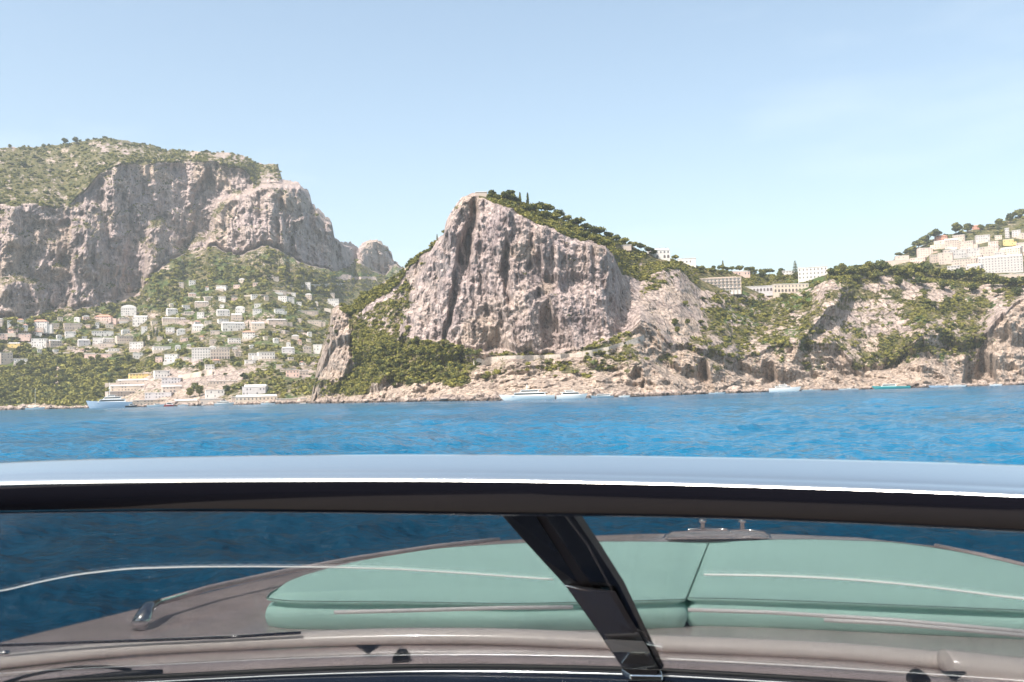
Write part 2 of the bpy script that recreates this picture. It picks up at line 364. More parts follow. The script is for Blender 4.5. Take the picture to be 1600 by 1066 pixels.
# ---- middle cliff and right headland
y3b = [(440, 645), (486, 622), (492, 590), (497, 560), (510, 520), (518, 484), (532, 474), (548, 482), (556, 470), (566, 462), (590, 450), (612, 436), (640, 412), (655, 398), (672, 392), (684, 372), (693, 366), (697, 345), (704, 332), (712, 320), (722, 308), (742, 302), (765, 306), (800, 312), (830, 322), (850, 332), (870, 340), (900, 354), (940, 370), (980, 382), (1010, 396), (1050, 404), (1065, 411), (1100, 420), (1150, 425), (1200, 430), (1240, 432), (1290, 428), (1300, 420), (1340, 416), (1380, 414), (1420, 418), (1460, 420), (1500, 424), (1540, 428), (1600, 436), (1860, 440)]
y2b = [(440, 646), (486, 624), (497, 566), (510, 530), (520, 492), (532, 484), (548, 492), (580, 474), (610, 455), (640, 422), (655, 404), (690, 370), (700, 345), (712, 328), (725, 314), (745, 308), (765, 312), (800, 324), (850, 352), (880, 362), (920, 380), (945, 386), (960, 402), (972, 430), (1000, 440), (1040, 415), (1062, 418), (1095, 454), (1200, 460), (1262, 452), (1290, 434), (1340, 430), (1400, 428), (1460, 440), (1520, 450), (1560, 446), (1860, 452)]
y1b = [(440, 648), (486, 632), (500, 608), (520, 600), (560, 570), (600, 545), (640, 528), (700, 532), (760, 548), (850, 548), (900, 545), (960, 530), (1000, 500), (1050, 540), (1100, 555), (1150, 565), (1200, 545), (1250, 540), (1300, 548), (1350, 585), (1400, 570), (1440, 520), (1500, 540), (1530, 545), (1560, 500), (1600, 470), (1860, 460)]
t0b = [(440, 790), (520, 670), (600, 610), (700, 550), (800, 505), (900, 490), (1000, 520), (1080, 590), (1150, 640), (1250, 690), (1350, 690), (1450, 720), (1600, 760), (1860, 820)]
t1b = [(440, 792), (520, 705), (600, 680), (700, 650), (800, 625), (900, 615), (960, 625), (1000, 640), (1100, 665), (1200, 730), (1300, 740), (1450, 760), (1600, 800), (1860, 850)]
t2b = [(440, 800), (500, 775), (520, 750), (545, 740), (600, 745), (700, 672), (740, 672), (850, 650), (960, 668), (1000, 740), (1100, 800), (1200, 900), (1300, 850), (1450, 880), (1600, 870), (1860, 900)]
t3b = [(440, 803), (500, 785), (520, 765), (545, 755), (600, 760), (700, 680), (740, 690), (850, 700), (960, 760), (1000, 800), (1060, 860), (1200, 1000), (1300, 930), (1450, 950), (1600, 960), (1860, 980)]
butB = [([(600, 560), (632, 500), (650, 440), (668, 405), (700, 352), (716, 312), (736, 305), (738, 345), (716, 390), (722, 440), (712, 480), (690, 540)], -16, 5),
        ([(694, 540), (712, 470), (736, 400), (746, 330), (752, 300), (800, 305), (800, 370), (785, 400), (790, 480), (782, 520), (760, 548)], -15, 5),
        ([(722, 318), (742, 318), (744, 360), (734, 400), (722, 400), (716, 360)], 6, 3),
        ([(714, 400), (726, 400), (720, 450), (708, 495), (694, 530), (702, 470)], 9, 3),
        ([(789, 395), (798, 375), (803, 400), (796, 470), (787, 480)], 7, 2.5),
        ([(796, 330), (850, 350), (950, 385), (955, 540), (860, 560), (780, 540), (790, 440)], -11, 6),
        ([(945, 385), (975, 420), (980, 445), (955, 480), (948, 450)], -8, 3),
        ([(850, 440), (905, 432), (915, 455), (840, 462)], 6, 5), ([(846, 500), (862, 492), (872, 515), (866, 540), (850, 542)], 13, 4), ([(820, 420), (845, 400), (856, 440), (835, 450)], 8, 5),
        ([(1136, 500), (1150, 540), (1152, 608), (1120, 612), (1090, 560), (1080, 540)], -16, 5),
        ([(1092, 560), (1106, 570), (1106, 612), (1088, 612)], 12, 5),
        ([(1192, 575), (1206, 572), (1212, 600), (1192, 602)], 16, 4), ([(982, 588), (1000, 580), (1004, 612), (985, 612)], 12, 4),
        ([(1508, 586), (1530, 574), (1552, 584), (1560, 606), (1506, 606)], 24, 3),
        ([(1430, 600), (1440, 560), (1460, 545), (1480, 575), (1500, 605)], -10, 8), ([(1560, 600), (1545, 530), (1570, 490), (1620, 470), (1860, 460), (1860, 600)], -14, 14),
        ([(1280, 460), (1300, 425), (1330, 430), (1320, 480), (1270, 520), (1240, 560)], -35, 10),
        ([(500, 600), (506, 540), (520, 484), (534, 476), (548, 500), (544, 560), (534, 600)], -9, 6)]
def dispB(U_, V_, T_, G, P):
    x, y, z = P[..., 0], P[..., 1], P[..., 2]
    mid = 1 - sstep(975, 1010, U_)
    cl = sstep(.96, 1.04, G) * (1 - sstep(1.95, 2.05, G)) * mid * sstep(.2, .5, sstep(590, 660, U_) + (U_ < 552))
    low = (1 - sstep(.9, 1.05, G)) * (1 - mid)
    D = poly_off(U_, V_, T_, butB, G, lambda u: np.where(u < 980, IP(u, y1b), 9999)) * np.clip(cl + low + (G < 1.9) * (1 - mid) + mid * (G < 1) * sstep(.6, 1, G), 0, 1) + 14 * np.where(G > 1.5, mid * sstep(590, 660, U_), cl)
    rock = 1.6 * fbm(x / 3, z / 3, 0, 4, 49, .75) + 2.4 * fbm(x / 4.5, z / 16, 0, 4, 48, .6, ridge=True) + 10 * fbm(x / 30, z / 120, 0, 3, 41, ridge=True) + 5.5 * fbm(x / 11, z / 50, y / 60, 4, 42, ridge=True) + 5.0 * fbm(x / 9, z / 8, 0, 5, 43, .62)
    w1 = 10 * fbm(x / 16, z / 16, 0, 3, 46); rock = rock + 5.5 * fbm((x + w1 + .25 * z) / 9, (z + w1) / 34, 0, 5, 39, .62, ridge=True)
    rug = 26 * fbm(x / 60, z / 45, y / 90, 3, 47, ridge=True) + 17 * fbm(x / 24, z / 18, y / 50, 5, 44, .6, ridge=True) + 6 * fbm(x / 7, z / 5, 0, 4, 45, .6)
    D = D + cl * rock + (1 - cl) * rug * (.35 + .65 * np.clip(low + (G < 1.0), 0, 1)) * sstep(0, .1, G) * (1 - .6 * sstep(1.7, 2, G))
    return D
def maskB(U_, V_, T_, G, P):
    x, y, z = P[..., 0], P[..., 1], P[..., 2]
    n1 = fbm(U_ / 20, V_ / 14, 0, 5, 51, .68); n2 = fbm(U_ / 60, V_ / 30, 3, 4, 52, .6)
    mid = 1 - sstep(975, 1020, U_)
    vm = np.where(G < 1, .66, np.where(G < 2, -.1, 1.0)); vr = np.where(G < .5, .05, np.where(G < 1, .34, np.where(G < 2, .5, 1.0)))
    veg = vm * mid + vr * (1 - mid)
    for pl, a in [([(535, 480), (560, 452), (640, 408), (668, 392), (654, 440), (636, 500), (628, 535), (590, 560), (540, 565)], .80), ([(556, 604), (556, 540), (620, 525), (720, 540), (730, 606), (600, 612)], .35),
                  ([(725, 560), (1000, 540), (1000, 620), (725, 620)], -.16), ([(980, 500), (1060, 440), (1100, 460), (1090, 520), (1000, 540)], -.4), ([(1080, 470), (1280, 460), (1240, 540), (1100, 540)], .16),
                  ([(1440, 470), (1540, 460), (1550, 530), (1480, 560), (1430, 520)], .18), ([(1380, 520), (1440, 510), (1450, 555), (1380, 580)], .3), ([(1540, 560), (1545, 500), (1600, 465), (1860, 465), (1860, 600)], -.4),
                  ([(955, 370), (1000, 390), (985, 440), (960, 400)], .5), ([(500, 600), (506, 540), (520, 484), (534, 476), (544, 500), (538, 560), (525, 600)], -.5)]:
        veg = veg + a * sstep(-16, 12, polydist(U_, V_, pl) + 14 * n1)
    veg = veg + .62 * n1 + .22 * n2 - 1.2 * (1 - sstep(4, 16 + 10 * n2, z))
    veg = np.where((U_ < 545), veg - .15, veg); veg = veg + 1.2 * sstep(-4, 4, polydist(U_, V_, [(484, 592), (575, 582), (580, 618), (484, 626)])) * (z > 4)
    veg = np.where((U_ > 640) & (U_ < 950) & (G > 1) & (G < 1.95), veg - .25 + .5 * (n2 > .25) * (n1 > .1), veg)
    veg = np.where((U_ < 748) & (U_ > 566) & (G >= 1.9), veg - .75, veg)
    grass = np.clip(.35 + .8 * n2, 0, 1)
    lush = np.clip(sstep(.15, .4, fbm(U_ / 40, V_ / 20, 9, 4, 53, .6)) * (U_ > 1100), 0, 1)
    warm = np.clip((1 - sstep(10, 30, z)) * .9 + (G < 1) * .55 + (1 - mid) * .45 + .8 * (U_ < 560) + .7 * sstep(.3, .5, fbm(x / 25, z / 25, 0, 3, 57)), 0, 1)
    return {'veg': veg, 'grass': grass, 'lush': lush, 'warm': warm}
make_sheet('headland_cliffs', 440, 1860, 1.35, None, y1b, y2b, y3b, t0b, t1b, t2b, t3b, (110, 170, 40), dispB, maskB, 260)

# ---- hill with the town, behind on the right
y3c = [(1280, 440), (1340, 424), (1385, 414), (1400, 402), (1420, 392), (1440, 384), (1455, 374), (1480, 366), (1520, 360), (1560, 348), (1600, 336), (1720, 305), (1860, 290)]
def dispC(U_, V_, T_, G, P):
    return 14 * fbm(P[..., 0] / 60, P[..., 1] / 60, P[..., 2] / 40, 4, 61)
def maskC(U_, V_, T_, G, P):
    n1 = fbm(U_ / 18, V_ / 9, 0, 4, 62, .6)
    return {'veg': .75 + .3 * n1, 'grass': .4 + .3 * n1, 'lush': 0 * n1 + .1, 'warm': 0 * n1 + .6}
add = lambda c, d: [(a, b + d) for a, b in c]
make_sheet('town_hill', 1280, 1860, 2.0, [(1280, 600), (1860, 590)], [(1280, 460), (1860, 450)], add(y3c, 30), y3c, [(1280, 980), (1860, 1000)], [(1280, 1120), (1860, 1140)], [(1280, 1300), (1400, 1300), (1860, 1420)], [(1280, 1340), (1400, 1380), (1860, 1650)], (12, 60, 30), dispC, maskC, 300)

# ------------------------------------------------------------------ sea
def sea_mat():
    m = bpy.data.materials.new('sea_water'); m.use_nodes = True; n = m.node_tree.nodes; l = m.node_tree.links
    b = n['Principled BSDF']; b.inputs['Base Color'].default_value = (.006, .10, .22, 1); b.inputs['Roughness'].default_value = .13; b.inputs['IOR'].default_value = 1.33
    tc = n.new('ShaderNodeTexCoord')
    t = n.new('ShaderNodeTexNoise'); t.inputs['Scale'].default_value = 1.6; t.inputs['Detail'].default_value = 8; t.inputs['Roughness'].default_value = .62; t.inputs['Distortion'].default_value = .4
    l.new(tc.outputs['Object'], t.inputs[0])
    bp = n.new('ShaderNodeBump'); bp.inputs['Strength'].default_value = .8; bp.inputs['Distance'].default_value = .16
    mpg = n.new('ShaderNodeMapping'); mpg.inputs['Scale'].default_value = (.7, 1.0, 1); mpg.inputs['Rotation'].default_value = (0, 0, .35); l.new(tc.outputs['Object'], mpg.inputs[0])
    t3 = n.new('ShaderNodeTexNoise'); t3.inputs['Scale'].default_value = .22; t3.inputs['Detail'].default_value = 5; t3.inputs['Roughness'].default_value = .65; l.new(mpg.outputs[0], t3.inputs[0])
    bq = n.new('ShaderNodeBump'); bq.inputs['Strength'].default_value = .9; bq.inputs['Distance'].default_value = 1.6; l.new(t3.outputs[0], bq.inputs['Height'])
    l.new(bq.outputs[0], bp.inputs['Normal'])
    l.new(t.outputs[0], bp.inputs['Height']); l.new(bp.outputs[0], b.inputs['Normal'])
    t2 = n.new('ShaderNodeTexNoise'); t2.inputs['Scale'].default_value = .02; t2.inputs['Detail'].default_value = 3; l.new(tc.outputs['Object'], t2.inputs[0])
    r = n.new('ShaderNodeValToRGB'); r.color_ramp.elements[0].position = .35; r.color_ramp.elements[1].position = .65
    r.color_ramp.elements[0].color = (.002, .082, .160, 1); r.color_ramp.elements[1].color = (.003, .120, .232, 1)
    l.new(t2.outputs[0], r.inputs[0]); l.new(r.outputs[0], b.inputs['Base Color'])
    return m
SEA = sea_mat(); WAVE = .10
dips = np.concatenate([np.array([2000, 1400, 1000, 800, 650]), np.arange(560, 180, -1.5), np.arange(180, 110, -3), np.arange(110, 48, -.55), np.arange(48, 5, -.3), np.array([4.5, 4, 3.6, 3, 2.4, 2, 1.6, 1.2, .9, .6, .4])])
rr = 3.0 * FPX / dips
aa = np.concatenate([np.linspace(-math.pi, -.85, 60)[:-1], np.linspace(-.85, .85, 1200), np.linspace(.85, math.pi, 60)[1:]])
RR, AA = np.meshgrid(rr, aa, indexing='ij'); sx, sy = RR * np.sin(AA), RR * np.cos(AA)
cx, cy = sx * .93 + sy * .36, -sx * .36 + sy * .93
dpx = RR * RR / (3 * FPX) * np.where(RR > 94, .38, .7)                      # metres covered by one row: leave out waves the rows cannot carry
wz = 0 * sx
for k_, lam in enumerate((26, 13, 6.5, 3.2, 1.6, .8, .4)):
    damp = 1 / (1 + (1.3 * dpx / lam) ** 4) * {26: .25, 13: .4, 6.5: .7}.get(lam, 1)
    q = fbm(cx / (lam * 1.05), cy / lam, .37 * k_, 2, 71 + k_, .5, ridge=lam < 4); wz += WAVE * lam * damp * q * (.75 if lam < 4 else 1)
sea = mesh_np('sea', np.stack([sx, sy, wz - .1], -1).reshape(-1, 3), grid_faces(*sx.shape), SEA, True); tag(sea, kind='structure')

# ------------------------------------------------------------------ haze between here and the mountain
hz = MB().box(-4000, 4000, -300, 5200, -8, 760).build('haze', TERR); tag(hz, kind='stuff')
hm = bpy.data.materials.new('air'); hm.use_nodes = True; hn = hm.node_tree; hn.nodes.remove(hn.nodes['Principled BSDF'])
hv = hn.nodes.new('ShaderNodeVolumePrincipled'); hv.inputs['Color'].default_value = (.86, .95, 1, 1); hv.inputs['Density'].default_value = .00009
hn.links.new(hv.outputs[0], hn.nodes['Material Output'].inputs['Volume']); hz.data.materials[0] = hm

# ------------------------------------------------------------------ where the ground is behind a photo pixel
FL = []
for (nm, UU, VV, TT, GG, mk, PP) in SHEETS:
    FL.append((nm, UU.ravel(), VV.ravel(), TT.ravel(), GG.ravel(), {k: m.ravel() for k, m in mk.items()}, PP.reshape(-1, 3)))
ONLY = [None]
def ground(u, v, snap=4.0):
    best = None
    for s in FL:
        if ONLY[0] and s[0] != ONLY[0]: continue
        d = (s[1] - u) ** 2 + (s[2] - v) ** 2; i = int(np.argmin(d))
        c = (d[i] > snap * snap, s[3][i] if d[i] <= snap * snap else d[i] + 1e6)
        if best is None or c < best[0]: best = (c, s, i)
    s, i = best[1], best[2]
    return Vector(s[6][i]), float(s[3][i]), s[0]

# ------------------------------------------------------------------ foliage
def rot_rand(n, rng):
    q = rng.normal(size=(n, 4)); q /= np.linalg.norm(q, axis=1)[:, None]; w, x, y, z = q.T
    return np.stack([1 - 2 * (y * y + z * z), 2 * (x * y - z * w), 2 * (x * z + y * w), 2 * (x * y + z * w), 1 - 2 * (x * x + z * z), 2 * (y * z - x * w), 2 * (x * z - y * w), 2 * (y * z + x * w), 1 - 2 * (x * x + y * y)], -1).reshape(n, 3, 3)
QUAD = np.array([(-.5, -.5, 0), (.5, -.5, .12), (.5, .5, 0), (-.5, .5, .12)])
def core_quads():
    bm = bmesh.new(); bmesh.ops.create_cube(bm, size=2); bmesh.ops.subdivide_edges(bm, edges=bm.edges, cuts=1, use_grid_fill=True)
    v = np.array([x.co.normalized()[:] for x in bm.verts]); f = np.array([[a.index for a in q.verts] for q in bm.faces]); bm.free(); return v, f
CV, CF = core_quads()
def clumps(lobes, per, leaf, rng, core=.72):
    V_, F_, T_ = [], [], []; b = 0
    for (c, r, sq) in lobes:
        c = np.array(c, float); tone = rng.uniform(.1, .7)
        v = CV * (1 + .25 * rng.uniform(-1, 1, (len(CV), 1))) * r * core * np.array([1, 1, sq]) + c
        V_.append(v); F_.append(CF + b); T_.append(np.full(len(v), tone * .8)); b += len(v)
        d = rng.normal(size=(per, 3)); d[:, 2] = np.abs(d[:, 2]) * .9 - .25; d /= np.linalg.norm(d, axis=1)[:, None]
        p = c + d * r * rng.uniform(.62, 1.12, (per, 1)) * np.array([1, 1, sq])
        q = (QUAD * leaf)[None] @ rot_rand(per, rng) * rng.uniform(.6, 1.3, (per, 1, 1)) + p[:, None]
        V_.append(q.reshape(-1, 3)); F_.append(np.arange(per * 4).reshape(-1, 4) + b); T_.append(np.repeat(np.clip(tone + rng.uniform(-.3, .35, per), 0, 1), 4)); b += per * 4
    return np.concatenate(V_), np.concatenate(F_), np.concatenate(T_)
def pine(rng, flat=.45, spread=1.0, n=9, h=1.0):
    lobes = []
    for k in range(n):
        a = rng.uniform(0, 6.28); r = rng.uniform(.0, .68) * spread
        lobes.append(((r * math.cos(a), r * math.sin(a), (.85 if h == 1 else 1.25) + rng.uniform(-.3, .22) * (1 - .4 * r) - .15 * r), rng.uniform(.34, .54), flat + .35))
    return clumps(lobes, 70, .15, rng)
def roundtree(rng):
    lobes = [((0, 0, .95), .55, .9)]
    for k in range(9):
        d = rng.normal(size=3); d /= np.linalg.norm(d); lobes.append(((d[0] * .5, d[1] * .5, .95 + d[2] * .38), rng.uniform(.28, .42), .9))
    return clumps(lobes, 60, .15, rng)
def cypress(rng):
    return clumps([((rng.uniform(-.03, .03), rng.uniform(-.03, .03), .3 + .2 * k), .26 * (1 - (k / 11.0) ** 2) + .05, 1.3) for k in range(11)], 36, .11, rng)
def norfolk(rng):
    lobes = []
    for k in range(9):
        rad = .62 * (1 - k / 9.5); z = .5 + .24 * k
        for j in range(6):
            a = j * 1.047 + k * .5
            for q in (.45, .95): lobes.append(((rad * q * math.cos(a), rad * q * math.sin(a), z + .06 * q), .10, .5))
    lobes.append(((0, 0, 2.7), .09, 2)); return clumps(lobes, 12, .09, rng)
def trunk_mesh(name, top, r0, forks):
    m = MB(); m.tube([(0, 0, -.35), (.02, 0, .1), (.03, .02, top * .6), (0, 0, top)], [r0 * 1.3, r0, r0 * .8, r0 * .5], 7)
    for k in range(forks):
        a = k * 2.1 + .4; m.tube([(.02, .01, top * .6), (.25 * math.cos(a), .25 * math.sin(a), top * .9), (.42 * math.cos(a), .42 * math.sin(a), top + .18)], [r0 * .55, r0 * .4, r0 * .2], 5)
    return m
TREES = {}
def tree_proto(key, name, fn, top, r0, forks, cat):
    rng = np.random.default_rng(len(TREES) + 3); v, f, t = fn(rng)
    root = empty(name); cr = mesh_np('crown', v, f, LEAF, False, {'tone': t}, root); tr = trunk_mesh('trunk', top, r0, forks).build('trunk', BARK, root, smooth=True)
    root['category'] = cat; TREES[key] = [root, cr, tr, False]
for k in range(3): tree_proto('pine%d' % k, 'pine_tree', lambda r: pine(r, .4), .75, .06, 4, 'pine tree')
for k in range(3): tree_proto('round%d' % k, 'broadleaf_tree', roundtree, .8, .07, 3, 'tree')
tree_proto('cyp', 'cypress_tree', cypress, .5, .05, 0, 'cypress')
tree_proto('norf', 'norfolk_pine', norfolk, 2.6, .04, 0, 'conifer')
tree_proto('tallpine', 'pine_tree', lambda r: pine(r, .35, 1.0, 10, 1.5), 1.1, .05, 4, 'pine tree')
TREEPOS = []
def nth(i): n = i + 1; return f"{n}{'th' if 10 < n % 100 < 14 else {1: 'st', 2: 'nd', 3: 'rd'}.get(n % 10, 'th')}"
def put_tree(key, u, v, size_px, label, group=None, zs=1.0):
    """size_px: crown radius in photo pixels; (u, v) is the foot."""
    if group and ('skyline' in group or 'ridge' in group or 'belt' in group): size_px *= 1.22; v += 2.0
    p, t, s = ground(u, v); r = size_px * t / FPX; P_ = TREES[key]
    if P_[3]:
        root = P_[0].copy(); COL.objects.link(root)
        for ch in (P_[1], P_[2]):
            c = ch.copy(); COL.objects.link(c); c.parent = root
    else:
        root = P_[0]; P_[3] = True
    root.location = p; root.rotation_euler = (0, 0, random.uniform(0, 6.28)); root.scale = (r, r * random.uniform(.9, 1.1), r * zs * random.uniform(.9, 1.12))
    root['label'] = label
    if group: root['group'] = group
    elif 'group' in root: del root['group']
    TREEPOS.append((u, v)); return root

# ------------------------------------------------------------------ houses
def pl(name, col): return mat(name, col, .85, var=.10, vscale=.35)
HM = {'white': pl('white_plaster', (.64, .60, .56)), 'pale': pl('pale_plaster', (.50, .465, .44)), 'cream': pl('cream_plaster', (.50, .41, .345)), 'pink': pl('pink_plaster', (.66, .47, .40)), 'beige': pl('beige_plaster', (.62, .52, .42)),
      'grey': pl('grey_plaster', (.50, .47, .47)), 'yellow': pl('yellow_plaster', (.78, .56, .22)), 'terracotta': pl('terracotta_plaster', (.55, .27, .19))}
TILE = mat('roof_tiles', (.42, .22, .15), .85, var=.25, vscale=1.2); STONE = mat('masonry', (.46, .40, .34), .9, var=.3, vscale=.8, bump=.5, bscale=2)
PANE = mat('window_glass', (.13, .125, .13), .3); SHUT = mat('dark_opening', (.12, .10, .095), .7); RAILM = mat('white_railing', (.75, .74, .72), .6)
ROOFW = pl('roof_plaster', (.72, .69, .66))
def windowmesh():
    m = MB(); m.box(-.5, .5, -.08, .05, 0, 1.3); me = bpy.data.meshes.new('window'); me.from_pydata(m.v, [], m.f); me.materials.append(PANE); return me
def archmesh():
    m = MB(); pts = [(-.8, 0)] + [(-.8 * math.cos(a), 1.4 + .8 * math.sin(a)) for a in np.linspace(0, math.pi, 7)] + [(.8, 0)]
    m.prism([(x, -.08, z) for x, z in pts], .13, (0, 1, 0)); me = bpy.data.meshes.new('arched_opening'); me.from_pydata(m.v, [], m.f); me.materials.append(SHUT); return me
WIN, ARCH = windowmesh(), archmesh()
HOUSES = []   # (u0,u1,v0,v1)
def house(u, v, w, h, col, roof='flat', arches=False, name='house', label='', cat='house', group=None, yaw=None, depth=None, wins=True):
    p, t, s = ground(u, v); k = t / FPX; Wd, H = w * k, h * k
    D = depth or min(max(Wd * .6, 6), 12)
    azi = math.atan2(p.x, p.y); rz = -azi + (random.uniform(-.3, .3) if yaw is None else yaw)
    fwd = Vector((math.sin(azi), math.cos(azi), 0)); p = p - fwd * 1.5
    r = empty(name, p, rz); tag(r, label, cat, group)
    hw = Wd / 2; m = MB(); m.box(-hw, hw, 0, D, -H * .5 - 2, H)
    step = random.random() < .45 and name == 'house' and Wd > 12
    if step:      # a lower wing to one side
        sx_ = random.choice((-1, 1)); x0 = sx_ * hw; m.box(min(x0, x0 + sx_ * Wd * .3), max(x0, x0 + sx_ * Wd * .3), D * .15, D, -H * .5 - 2, H * .55)
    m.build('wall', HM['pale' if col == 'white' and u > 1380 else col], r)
    if roof == 'flat':
        q = MB(); q.box(-hw - .25, hw + .25, -.25, D + .25, H + .003, H + .35); q.box(-hw + .6, hw - .6, D * .45, D - .3, H + .353, H + .353 + min(H * .25, 2.2)) if random.random() < .4 and Wd > 14 else None
        q.build('roof', ROOFW, r)
    elif roof == 'hip':
        q = MB(); a = .5; e = min(D, Wd) * .25; z0 = H + .003
        q.add([(-hw - a, -a, z0), (hw + a, -a, z0), (hw + a, D + a, z0), (-hw - a, D + a, z0), (-hw + D * .4, D / 2, z0 + e), (hw - D * .4, D / 2, z0 + e)], [(0, 1, 5, 4), (1, 2, 5), (2, 3, 4, 5), (3, 0, 4), (3, 2, 1, 0)]); q.build('roof', TILE, r)
    elif roof == 'vault':
        q = MB(); n = 8; pts = [(-hw * math.cos(a), H + .003 + min(Wd * .22, H * .5) * math.sin(a)) for a in np.linspace(0, math.pi, n)]
        q.prism([(x, -.2, z) for x, z in pts], D + .4, (0, 1, 0)); q.build('roof', ROOFW, r)
    if wins:
        fl = max(1, int(round(H / 3.3))); nx = max(2, min(14, int(round(Wd / 3.2))))
        while fl * nx > 90: nx -= 1
        for f_ in range(fl):
            for i in range(nx):
                if random.random() < .3 and name in ('house', 'villa'): continue
                ar = arches and f_ == 0
                o = bpy.data.objects.new('arched_opening' if ar else 'window', ARCH if ar else WIN); COL.objects.link(o); o.parent = r
                o.location = (-hw + (i + .5) * Wd / nx, 0, f_ * H / fl + (.05 if ar else .9)); sc_ = min(1.15, Wd / nx / 2.1); o.scale = (sc_ * random.uniform(.85, 1.1), 1, min(1.25, H / fl / 2.9))
    if Wd > 11 and random.random() < .55 and name == 'house':
        q = MB(); q.box(-hw - .5, hw * .6, -3.2, -.01, -H * .5 - 2, H * .06); q.build('terrace', HM[random.choice(['white', 'cream', 'beige'])], r)
    HOUSES.append((u - w / 2 - 2, u + w / 2 + 2, v - h - 1, v + 2)); return r
ORD = ['first', 'second', 'third', 'fourth', 'fifth', 'sixth', 'seventh', 'eighth', 'ninth', 'tenth', 'eleventh', 'twelfth', 'thirteenth', 'fourteenth', 'fifteenth', 'sixteenth', 'seventeenth', 'eighteenth']
def row(desc, group, lst):
    lst = sorted(lst, key=lambda q: q[0])
    for i, q in enumerate(lst):
        u, v, w, h, col = q[:5]; roof = q[5] if len(q) > 5 else 'flat'; ar = len(q) > 6
        size = 'long low' if w > 3.4 * h else ('large' if w * h > 300 else ('tiny' if w * h < 75 else 'small'))
        rf = {'flat': 'flat roofed', 'hip': 'tile roofed', 'vault': 'vaulted'}[roof]
        if 'hilltop' in desc and col == 'white' and i % 2: col = 'cream'
        if 'hillside' in group: w *= .86
        if ar: rf = 'arched'
        lab = f"{size} {rf} {col} house, {ORD[i]} from left {desc}"
        house(u, v, w, h, col, roof, ar, 'house', lab, 'house', group)
W_, C_, P_, B_, G_, Y_ = 'white', 'cream', 'pink', 'beige', 'grey', 'yellow'
g = 'houses on the green hillside'; ONLY[0] = 'hills'
row('under the left grey cliff', g, [(62, 513, 25, 11, W_, 'hip'), (20, 521, 16, 7, P_, 'hip'), (5, 530, 14, 8, P_), (33, 528, 27, 6, P_), (86, 511, 14, 5, B_), (115, 515, 30, 9, C_), (111, 527, 18, 8, W_), (152, 513, 6, 8, W_), (160, 502, 28, 7, P_, 'hip'), (201, 492, 26, 11, W_, 'vault'), (194, 503, 17, 6, C_), (219, 508, 25, 12, W_, 'flat', 1)])
row('in rows left of dark cypresses', g, [(61, 541, 25, 12, W_), (88, 541, 20, 8, C_), (132, 540, 20, 8, G_), (152, 539, 16, 11, W_), (160, 526, 36, 8, W_, 'flat', 1), (171, 535, 19, 6, W_), (195, 534, 28, 9, C_), (167, 542, 26, 5, C_), (213, 547, 24, 12, W_), (178, 549, 18, 4, W_), (226, 519, 10, 9, W_)])
row('above the left coastal wood', g, [(10, 569, 20, 17, C_), (32, 569, 22, 8, W_), (22, 543, 20, 6, Y_), (155, 559, 50, 6, P_), (217, 560, 20, 8, W_), (248, 566, 12, 8, P_), (267, 565, 23, 12, W_, 'flat', 1), (254, 548, 30, 6, W_)])
row('in rows right of dark cypresses', g, [(266, 520, 15, 8, W_), (284, 523, 14, 7, W_, 'vault'), (309, 519, 20, 9, W_), (336, 522, 16, 5, C_), (365, 517, 40, 11, W_, 'flat', 1), (403, 514, 23, 9, B_), (434, 507, 34, 7, C_), (491, 507, 24, 6, C_), (350, 505, 18, 6, W_), (272, 504, 40, 6, C_)])
row('midway up the green hillside', g, [(270, 491, 18, 7, W_), (313, 497, 12, 9, W_), (349, 493, 22, 8, W_), (375, 490, 16, 9, W_, 'vault'), (370, 500, 20, 8, C_), (402, 491, 15, 7, W_), (438, 490, 17, 7, W_), (480, 491, 40, 5, C_), (296, 492, 16, 4, C_)])
row('scattered above mid hillside', g, [(316, 479, 24, 6, C_), (403, 480, 14, 5, W_), (347, 471, 12, 7, W_), (441, 470, 16, 8, W_), (455, 473, 12, 8, W_), (467, 476, 9, 4, W_), (521, 477, 20, 10, W_, 'flat', 1)])
row('highest on the green hillside', g, [(345, 453, 18, 6, W_), (433, 457, 32, 3, C_), (458, 462, 10, 4, W_), (478, 451, 16, 9, W_), (432, 440, 10, 6, C_), (400, 446, 12, 4, P_)])
row('on the lower green hillside', g, [(389, 530, 22, 11, W_, 'hip'), (367, 536, 22, 7, W_), (451, 552, 22, 7, G_), (480, 552, 14, 9, C_), (496, 553, 16, 14, W_), (417, 561, 29, 11, W_), (395, 560, 15, 8, W_), (392, 569, 18, 6, W_), (328, 579, 16, 8, W_), (457, 590, 23, 11, P_), (253, 589, 26, 10, W_), (475, 586, 16, 7, C_), (508, 545, 12, 6, W_)])
def extra(poly, n, desc, seed):
    rr_ = random.Random(seed); out = []; tries = 0; xs = [a for a, b in poly]; ys = [b for a, b in poly]
    while len(out) < n and tries < 4000:
        tries += 1; u = rr_.uniform(min(xs), max(xs)); v = rr_.uniform(min(ys), max(ys)); w = rr_.uniform(6, 14); h = rr_.uniform(3.5, 6.5)
        if not inpoly(np.array(u), np.array(v), poly): continue
        if any(a - 4 < u + w / 2 and u - w / 2 < b + 4 and c - 2 < v and v - h < d + 2 for a, b, c, d in HOUSES): continue
        if any(abs(u - q[0]) < 15 and abs(v - q[1]) < 8 for q in out): continue
        out.append((u, v, w, h, rr_.choice([W_, W_, C_, C_, B_, P_]), rr_.choice(['flat', 'flat', 'flat', 'hip', 'vault'])))
    global ORD; ORD = [nth_(i) for i in range(60)]; row(desc, 'tiny houses scattered on the green hillside', out)
def nth_(i): n = i + 1; return f"{n}{'th' if 10 < n % 100 < 14 else {1: 'st', 2: 'nd', 3: 'rd'}.get(n % 10, 'th')}"
